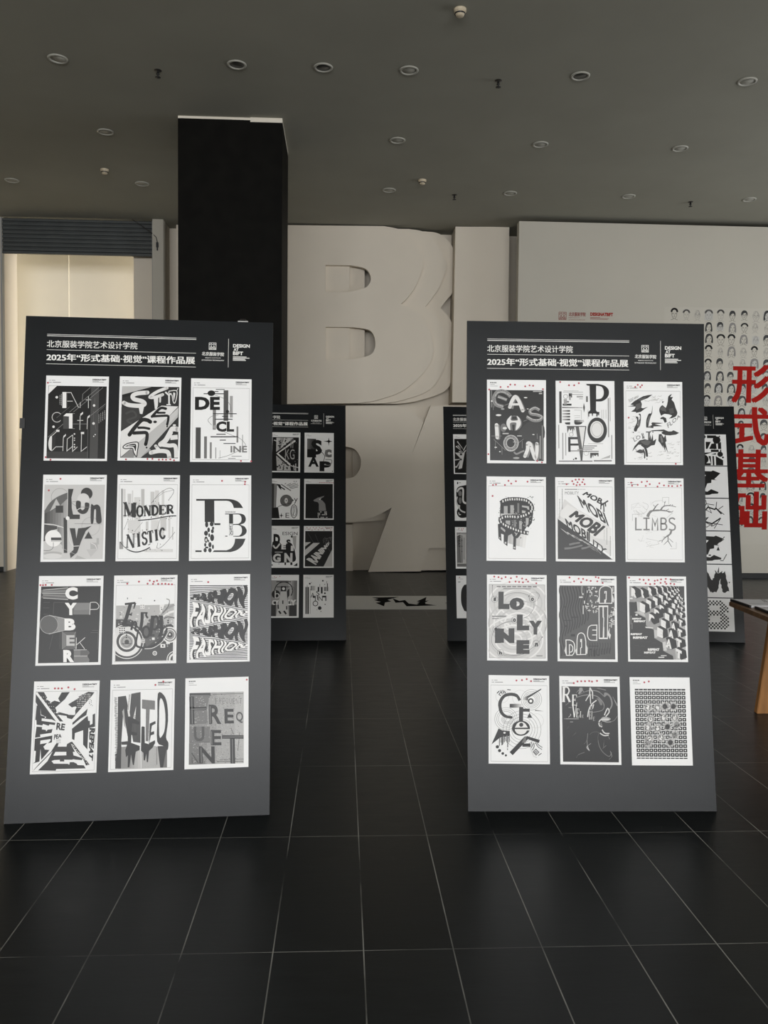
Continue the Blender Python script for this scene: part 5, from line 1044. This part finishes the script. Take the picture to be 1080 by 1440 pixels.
def d(a):
    g=a.bil([(115,228),(865,232),(908,1260),(157,1258)]); D=.17; cell=[];dot=[]
    for i in range(12):
        for j in range(17):
            v=.063+(j-1)*.0629; v0,v1=(0,.024) if j==0 else (.984,1.0) if j==16 else (v-.026,v+.026)
            u0=i/12+.003; u1=u0+.075
            cell.append([g(u0,v0),g(u1,v0),g(u1,v1),g(u0,v1)])
            if 0<j<16: dot.append((*g((u0+u1)/2,v),11))
    cell2=[c for c in cell if c[2][1]-c[0][1]>4]
    P=[p for c in cell2 for p in c]; a.tris(P,[(4*k,4*k+1,4*k+2,4*k+3) for k in range(len(cell2))],D)
    a.dots(dot,11,.97,8); r=random.Random(19)
    fl=[(315,505),(455,510),(565,490),(690,490),(355,680),(545,655),(710,650),(315,800),(460,810),(605,790),(740,760),(715,910),(345,960),(510,950),(650,1020),(320,1020)]
    a.dots([(x,y,62,66) for x,y in fl],9,.58,14); pet=[];dk=[]
    for x,y in fl:
        for k in range(11):
            q=k*.571+r.uniform(-.2,.2); pet.append((x+52*math.cos(q),y+56*math.sin(q),15,14))
            dk.append((x+r.uniform(-40,40),y+r.uniform(-40,40),r.uniform(5,11)))
    a.dots(pet,9,.82,7); a.dots([(x+r.uniform(-58,58),y+r.uniform(-58,58),6) for x,y in fl for _ in range(6)],6,.4,5); a.dots([(fl[i][0],fl[i][1],34,36) for i in (2,3,9,14)],9,.22,9); a.dots([(fl[i][0],fl[i][1],26,38) for i in (0,1,4,5,6,7,8,12,13)],9,.96,9); a.dots(dk,9,.35,6)
poster(BB,.9466,1.9767,.19,[(38,55),(925,63),(983,1357),(90,1355)],'white poster with black square grid and crumpled flowers, bottom right, front right board',d,hdr='block',stk=[(257,133),(323,120)],group=GB)

# ---- farther boards
GC = 'posters on the farther left board'
def qr(r_,t,b,w=427,sk=0): return [(r_-w,t),(r_,t),(r_-sk,b),(r_-w-sk,b)]
def d(a):
    a.fill([(30,150),(412,152),(408,652),(25,650)],.16); a.fill([(85,160),(330,160),(85,390)],.85); a.fill([(85,410),(290,580),(300,645),(100,645)],.8); a.grad([(85,160),(200,160),(140,340),(85,380)],.9,.6,4)
    a.strokes([[(360,200),(95,392),(290,560)]],26,.95); a.strokes([[(330,190),(75,392)],[(75,400),(270,575)]],22,.12); a.fill([(380,215),(390,600),(330,560),(130,395)],.12)
    a.text('KG',[(215,330),(350,480)],.75); a.text('RI',[(290,170),(330,310)],.7); a.strokes([[(290,570),(410,600)],[(340,560),(350,640)],[(50,195),(100,215)],[(370,540),(370,650)]],12,.9)
    r=random.Random(1); a.dots([(r.uniform(110,260),r.uniform(170,300),r.uniform(6,14)) for _ in range(22)]+[(r.uniform(100,280),r.uniform(490,630),r.uniform(6,14)) for _ in range(26)],9,.25,6); a.dots([(r.uniform(180,400),r.uniform(220,520),4) for _ in range(20)],4,.9,5)
poster(BC,.590,.509,0,qr(433,80,670),'black poster with white angle bracket, top of half-hidden column, farther left board',d,group=GC)
def d(a):
    a.grad([(535,172),(665,176),(665,455),(535,452)],.55,.2,6); a.fill([(535,330),(665,330),(665,455),(535,452)],.15)
    a.text('S',[(595,190),(752,412)],.14,.05); a.text('c',[(790,330),(892,450)],.5,.05); a.stroke([(812,340),(812,440)],26,.55); a.text('A',[(552,440),(705,590)],.13,.045); a.text('P',[(715,508),(882,655)],.12,.07); a.stroke(S([(800,480),(890,490),(870,560),(790,560)]),10,.6)
    a.fill([(850,150),(858,200),(905,212),(858,222),(850,280),(842,222),(770,212),(842,200)],.1); a.dots([(850,211,20)],9,.1,10); a.stroke(S([(745,370),(790,430),(770,510)]),8,.3); a.rect(895,645,905,660,.1)
poster(BC,.930,.509,0,[(498,85),(924,85),(920,675),(496,675)],'white poster with letters SCRAP and a star, top right of the farther left board',d,hdr='left',group=GC)
def d(a):
    a.fill([(5,830),(100,840),(90,1200),(140,1340),(5,1340)],.3); a.fill([(60,840),(95,840),(85,1200),(60,1250)],.6); a.fill([(5,1200),(120,1180),(145,1345),(5,1345)],.12)
    a.stroke([(100,850),(215,925)],16,.2); a.stroke([(160,845),(300,940)],12,.3); a.fill([(100,840),(150,850),(165,930),(130,900)],.2); a.strokes([[(270,880),(400,840)],[(280,895),(408,862)],[(250,870),(370,825)],[(235,860),(300,830)],[(210,845),(230,828)],[(290,910),(400,885)]],7,.25)
    a.circ(235,1085,88,.55); 
    for k in (35,50,65,80): a.ring(235,1085,k,6,.3)
    a.dots([(235,1085,24,40)],9,.92,16); a.circ(235,1085,8,.2); a.fill([(310,1050),(345,1080),(310,1110)],.4); a.text('y',[(345,1050),(402,1130)],.3); a.stroke(S([(120,1175),(170,1155),(300,1120)]),8,.3)
    a.ring(348,1240,45,10,.25,ry=95); a.ring(348,1240,30,5,.4,ry=70); a.stroke([(345,1165),(350,1240),(335,1300)],8,.3); a.text('E',[(228,1265),(280,1335)],.4); a.fill([(168,1260),(174,1295),(200,1302),(174,1310),(168,1345),(162,1310),(140,1302),(162,1295)],.1); a.rects([(338,795,352,806),(368,795,382,806)],.3)
poster(BC,.590,.995,0,qr(429,762,1360),'white poster of an eye-like dark disc, half-hidden second row, farther left board',d,hdr='left',group=GC)
def d(a):
    a.fill([(515,838),(905,838),(903,1342),(513,1342)],.13); r=random.Random(2)
    a.fill([(625,1078),(690,1040),(785,1012),(770,1032),(715,1060),(760,1085),(795,1130),(808,1230),(705,1235),(705,1130),(690,1105),(640,1095)],.62); a.fill([(705,1060),(740,1045),(720,1080)],.9)
    a.rects([(690+(i%7)*19+r.uniform(-3,3),1240+(i//7)*20,703+(i%7)*19,1255+(i//7)*20) for i in range(35) if r.random()<.72],.85); a.dots([(815,1280,7),(825,1325,6)],6,.85,5)
poster(BC,.930,.995,0,[(494,764),(919,764),(917,1360),(492,1360)],'black poster with a grey winding path, second row right, farther left board',d,stk=[(715+i*24,818) for i in range(9)],group=GC)
def d(a):
    a.text('D',[(58,180),(152,340)],.12,.07); a.text('ESIGN',[(185,148),(398,195)],.2); a.circ(320,217,17,.1); a.fill([(325,210),(382,205),(378,420),(340,330)],.75)
    a.fill(S([(45,300),(130,290),(200,350),(290,300),(350,380),(370,470),(375,560),(300,590),(90,590),(40,540)],3,True),.13); a.text('E',[(172,330),(235,402)],.93,.05); a.text('S',[(240,258),(300,355)],.2,.06); a.text('I',[(305,350),(345,425)],.93,.05); a.stroke(S([(55,345),(95,385),(150,320)]),22,.92); a.text('G',[(55,465),(165,585)],.88,.05); a.text('N',[(215,455),(330,600)],.9,.06); a.fill([(218,590),(242,590),(240,628),(218,628)],.1); a.fill([(300,590),(330,590),(330,628),(302,628)],.1); a.fill([(345,640),(400,595),(400,642)],.12); a.circ(45,628,10,.1); a.dots([(140,612,6)],6,.2); a.rects([(80,436,190,450)],.7)
poster(BC,.590,1.480,0,qr(425,62,667),'white poster of stacked black letters DESIGN, half-hidden third row, farther left board',d,group=GC)
def d(a):
    a.fill([(510,135),(898,135),(895,420),(770,650),(505,648)],.14); a.fill([(510,300),(590,298),(508,360)],.85); a.fill([(625,308),(720,308),(505,500),(505,412)],.87); a.fill([(895,400),(895,650),(772,650)],.8); a.strokes([[(545,160),(630,305)],[(650,180),(700,300)],[(820,360),(870,440)],[(750,270),(900,215)],[(770,290),(890,250)]],4,.4)
    a.text('RAINING',[(522,545),(850,290),(850,330),(665,630)],.92,.06); r=random.Random(5); a.rects([(x,y,x+7,y+12) for x,y in [(r.uniform(770,890),r.uniform(220,310)) for _ in range(30)]],.5)
r_ = random.Random(14)
poster(BC,.930,1.480,0,[(490,62),(918,62),(915,667),(486,667)],'dark poster with slanting white word RAINING, third row right, farther left board',d,stk=[(540+i*22+r_.uniform(-6,6),(82,104,92,118)[i%4]+r_.uniform(-6,6)) for i in range(17)],group=GC)
def d(a):
    a.fill([(10,840),(392,845),(390,1355),(8,1355)],.66); a.grad([(270,845),(392,845),(390,1160),(270,1160)],.85,.45,5); a.rects([(285,1190,390,1355),(10,1190,100,1355)],.28); a.fill([(165,1000),(245,1000),(280,1355),(105,1355)],.85)
    a.ring(205,990,125,12,.2,a0=150,a1=395); a.rects([(100,855,305,868),(105,930,290,940)],.2); a.rect(165,925,238,1000,.15); a.circ(202,962,20,.95); a.circ(95,1040,58,.2); a.text('b',[(80,990),(150,1100)],.85); a.fill([(250,1000),(285,950),(285,1060),(255,1100)],.25); a.ring(340,965,22,8,.5)
    a.text('OY',[(45,1125),(140,1195)],.95,.08); a.text('LY',[(265,1120),(385,1200)],.96,.08); a.rects([(70,1145,100,1180),(275,1140,290,1180)],.2); a.strokes([[(195,1130),(195,1180)],[(130,1190),(135,1250)],[(248,1210),(250,1260)]],16,.2); a.strokes([[(140,1280),(170,1320)],[(210,1280),(245,1325)]],24,.12)
poster(BC,.590,1.970,0,qr(417,762,1377),'grey poster of a round figure with arcs, half-hidden bottom row of the farther left board',d,hdr='left',stk=[(70,790),(95,800),(150,785)],group=GC)
def d(a):
    a.rects([(515,935,533,1318),(545,935,565,1318)],.28); a.rect(535,935,545,1318,.7); a.rect(580,960,586,1315,.65); a.dots([(577,888,13),(763,847,12),(795,1183,8),(735,1282,7),(600,872,5),(790,898,6),(680,1258,5),(818,858,4),(792,1025,13)],9,.13,12); a.circ(718,1235,26,.15); a.ring(657,1170,34,10,.2); a.stroke([(655,1060),(657,1140)],10,.2)
    for i in range(5): a.rect(590+i*14,920,598+i*14,985,.25+.14*i)
    for i in range(5): a.rect(780+i*14,935,790+i*14,995,.25+.14*i)
    a.rects([(690,935,712,1005),(735,935,760,1028),(822,885,834,995),(620,1065,655,1090),(755,1060,800,1085),(798,1060,812,1135)],.18); a.text('A',[(588,1020),(650,1085)],.3); a.text('S',[(668,990),(715,1060)],.3); a.text('N',[(700,1065),(760,1135)],.35); a.strokes([[(540,905),(540,935)],[(720,895),(720,935)],[(820,860),(822,890)]],5,.3); a.stroke([(685,1060),(690,1120)],12,.2)
poster(BC,.930,1.970,0,[(486,762),(918,762),(916,1370),(482,1370)],'white poster of striped bars with dots and letters, bottom right of the farther left board',d,group=GC)

GD = 'posters on the farther right board'
def d(a):
    a.fill([(163,400),(560,400),(566,812),(170,812)],.1); a.strokes([[(213,437),(290,520)],[(190,490),(270,545)],[(215,480),(260,520)],[(230,555),(300,560)],[(170,655),(230,650),(250,640)],[(195,745),(250,660)],[(215,720),(265,640)],[(300,540),(360,450)],[(310,560),(420,480)]],[14,9,4],.85); a.fill([(172,568),(290,570),(320,560),(275,755),(222,765),(258,640)],.85); a.dots([(213,437,9),(186,740,11),(195,495,10)],9,.9,8); a.rects([(245,575,280,600),(250,640,275,660)],.3)
poster(BD,.245,.509,0,[(145,345),(578,345),(588,823),(155,823)],'black poster with white exploding splinters, top of the strip showing beside the front right board',d,hdr='left',group=GD)
def d(a):
    a.fill(S([(190,1030),(215,985),(280,965),(420,960),(470,1100),(440,1300),(300,1355),(220,1340),(195,1280),(230,1220),(200,1180),(190,1120)],3,True),.13); a.stroke(S([(200,1040),(240,1000),(290,1010),(290,1150),(340,1180)]),24,.88); a.stroke(S([(205,1100),(190,1160),(225,1230),(260,1270),(320,1290)]),18,.85); a.dots([(245,1060,26,34)],9,.55,12); a.dots([(245,1145,24,40)],9,.5,12); a.fill([(215,1195),(245,1205),(240,1240),(215,1230)],.9); a.stroke([(222,1290),(230,1318),(255,1315)],12,.9); a.dots([(210,932,10,16)],9,.2,8); a.rect(228,925,260,932,.6)
poster(BD,.245,.995,0,[(157,897),(590,897),(598,1390),(165,1390)],'white poster of a black knotted letter, second in strip beside front right board',d,hdr='none',group=GD)
def d(a):
    a.fill([(190,130),(560,130),(566,535),(196,535)],.66); a.fill([(196,160),(240,160),(245,480),(200,480)],.48); a.fill([(196,480),(560,490),(560,535),(196,535)],.5); a.rect(280,150,330,500,.82); a.strokes([[(268,200),(268,480)],[(300,190),(298,450)],[(240,330),(245,490)]],7,.35); a.dots([(268,225,8),(268,295,8),(268,355,8)],8,.25,8); a.text('WHEAT',[(245,130),(245,310),(205,305),(205,150)],.3,.04); a.rect(200,490,300,500,.85); a.stroke([(196,165),(240,150),(290,160)],12,.85)
poster(BD,.245,1.480,0,[(167,65),(600,65),(611,558),(178,558)],'grey poster of hanging threads, third in the strip beside front right board',d,hdr='left',stk=[(225,82),(265,88),(290,85),(272,104)],group=GD)
def d(a):
    a.fill(S([(300,745),(262,800),(252,890),(262,980),(300,1055)],4)+S([(420,1090),(520,980),(520,820),(420,730)],4),.2); a.rects([(212,706,225,716),(230,706,243,716)],.4)
poster(BD,.245,1.970,0,[(180,635),(613,635),(626,1142),(193,1142)],'white poster with one large dark round shape, bottom of strip beside front right board',d,hdr='left',stk=[(230,655)],group=GD)

# ---- square letter prints on the far right board (drawn in tenths of the square)
GE = 'square letter prints on the far right board'
SQ = [(0, 0), (10, 0), (10, 10), (0, 10)]
def square(k, label, dr):
    poster(BE, .944, .4613+k*.3346, 0, SQ, label, dr, hdr='none', w=.325, h=.325, name='letter_print', cat='print', group=GE)
def d(a):
    a.rects([(.2,.3,2.2,1.2),(4.2,.3,7,1.2),(5.2,4.9,7.6,5.7),(8,4.9,8.4,5.7),(6.2,2.5,6.5,4.8),(1,9.3,5,9.95)],.1); a.fill([(7,1.2),(8.2,.3),(8.2,.9)],.1); a.dots([(3.2,.75,.6),(7.1,1.8,1.2),(1.6,3,.95),(2,6.3,.75),(8,6.4,.85),(8.8,7.4,.3),(2.9,8,1.5)],1,.1,20); a.fill([(.9,4.7),(.9,3.9),(2.2,4.4),(2.6,4.7)],.1); a.rects([(2.9,2.4,3.3,4)],.1); a.fill([(3.7,2.4),(5.3,2.4),(4.2,4.7),(3.7,4.7)],.1); a.fill([(5.5,3),(6.9,2.9),(7,4.7),(4.7,4.7)],.1); a.fill([(7.4,3),(8.4,2.4),(8.4,4.7),(7.4,4.7)],.1); a.fill([(3.2,5.9),(5.6,5.8),(3.2,6.6)],.1); a.fill([(5.2,6.5),(6.7,6),(6.7,6.5)],.1); a.fill([(4.4,7),(5.1,7),(5.2,9.9)],.1); a.fill([(5.6,7),(6.1,7),(6.1,9.95),(5.6,9.95)],.1); a.fill([(6.6,7),(8.8,8.3),(8.8,9.95),(6.6,9.95)],.1)
square(0,'square print of black circles and blocks, top of the far right board',d)
Z = [(.3,1.7),(2.6,1.5),(5,1.6),(5.6,1.3),(7.8,2.2),(5.9,4.1),(6.6,4.4),(5,4.3),(4.9,5.3),(3.7,5.5),(3,7.2),(2,7.4),(1.9,7.8),(3.6,8.1),(4.8,7.3),(7,8.2),(6.8,8.7),(5,8.8),(4.2,9.1),(2,9.2),(.3,8.7),(.2,7.2),(1,6),(1.3,5),(2.6,4.4),(1.8,4),(2.8,3.5),(3.4,2.8),(2.6,2.7),(1.4,3.1),(.3,2.8)]
square(1,'square print of a jagged black letter Z, second down on the far right board',lambda a: a.fill(Z,.14))
def d(a):
    C=[(7.6,4.8),(6,3),(5.6,3.4),(3.6,2.7),(2,4.6),(1.2,4.3),(1.7,6.6),(3.4,6),(2.4,7.2),(4.6,7.9),(7.3,6.1)]
    a.stroke(C,.42,.14); a.strokes([[(.2,2),(4.6,4.5),(3.6,2)],[(3,.5),(3.2,1.6),(1.4,4.5),(.2,4.4)],[(6.3,1),(6,3),(8.4,5)],[(3,1.6),(5.5,2)],[(8.2,2.3),(6.4,3.6)],[(.4,7.6),(3,9),(4.8,7.8),(4.4,8.8)],[(7.3,6.1),(5.2,9.4)],[(1.4,6.2),(.3,7)],[(5,7.8),(7.8,8.2)],[(2,7.2),(4.8,8.6),(6.4,7.6)]],.2,.16)
square(2,'square print of a thorny letter C, third down on the far right board',d)
square(3,'square print of jagged letter Z with flying fragments, fourth down, far right board',lambda a: (a.fill(Z,.2), a.strokes([[(7,3),(8.2,1.6)],[(7.6,8.8),(8.6,7)],[(6.6,9),(7.6,9)],[(8,2.4),(6.6,3.4)]],.22,.25), a.fill([(5.6,5.9),(6.2,4.6),(6.6,5.9)],.2), a.rect(3.2,7.2,3.9,7.6,.2)))
def d(a):
    r=random.Random(3)
    def jag(p,n,am):
        o=[]
        for q,s in zip(p,p[1:]+p[:1]):
            for i in range(n): t=i/n; o.append((q[0]+(s[0]-q[0])*t+r.uniform(-am,am),q[1]+(s[1]-q[1])*t+r.uniform(-am,am)))
        return o
    a.fill(jag([(.3,8.4),(.3,2.7),(2.6,2.4),(4,4.9),(5,2.4),(7.8,2.4),(9,8.2),(6.9,8.4),(6.3,4.3),(5.2,8.5),(3.2,8.5),(1.3,4.2),(1.6,8.4)],6,.22),.2); a.strokes([[(5.8,2.5),(6.1,.8)],[(5.3,2.6),(4.9,1.7)],[(6.8,2.5),(7,1.9)],[(2,2.5),(2.1,1.8)],[(7.6,2.6),(7.9,2)],[(1.2,2.6),(1.1,2)],[(8.9,5.5),(9.2,5.2)]],[.5,.1],.2)
square(4,'square print of a shaggy burnt letter M, fifth down on the far right board',d)
def d(a):
    inside=lambda x,y: (1<=x<=8.2 and .9<=y<=9.2) and not (3<=x<=5.6 and 2.2<=y<=3.7) and not (2.8<=x<=6 and 5.4<=y<=7.3) and not (x>7.2 and (y<2 or 4<y<5.2 or y>8.6)) and not (x>6.6 and y<1.4)
    c=[]
    for i in range(15):
        for j in range(17):
            x=1+i*.51; y=.9+j*.51
            if (i+j)%2==0 and inside(x,y): c.append((x-.25,y-.25,x+.25,y+.25))
    a.rects(c,.08)
square(5,'square print of a checkered letter B, bottom of the far right board',d)
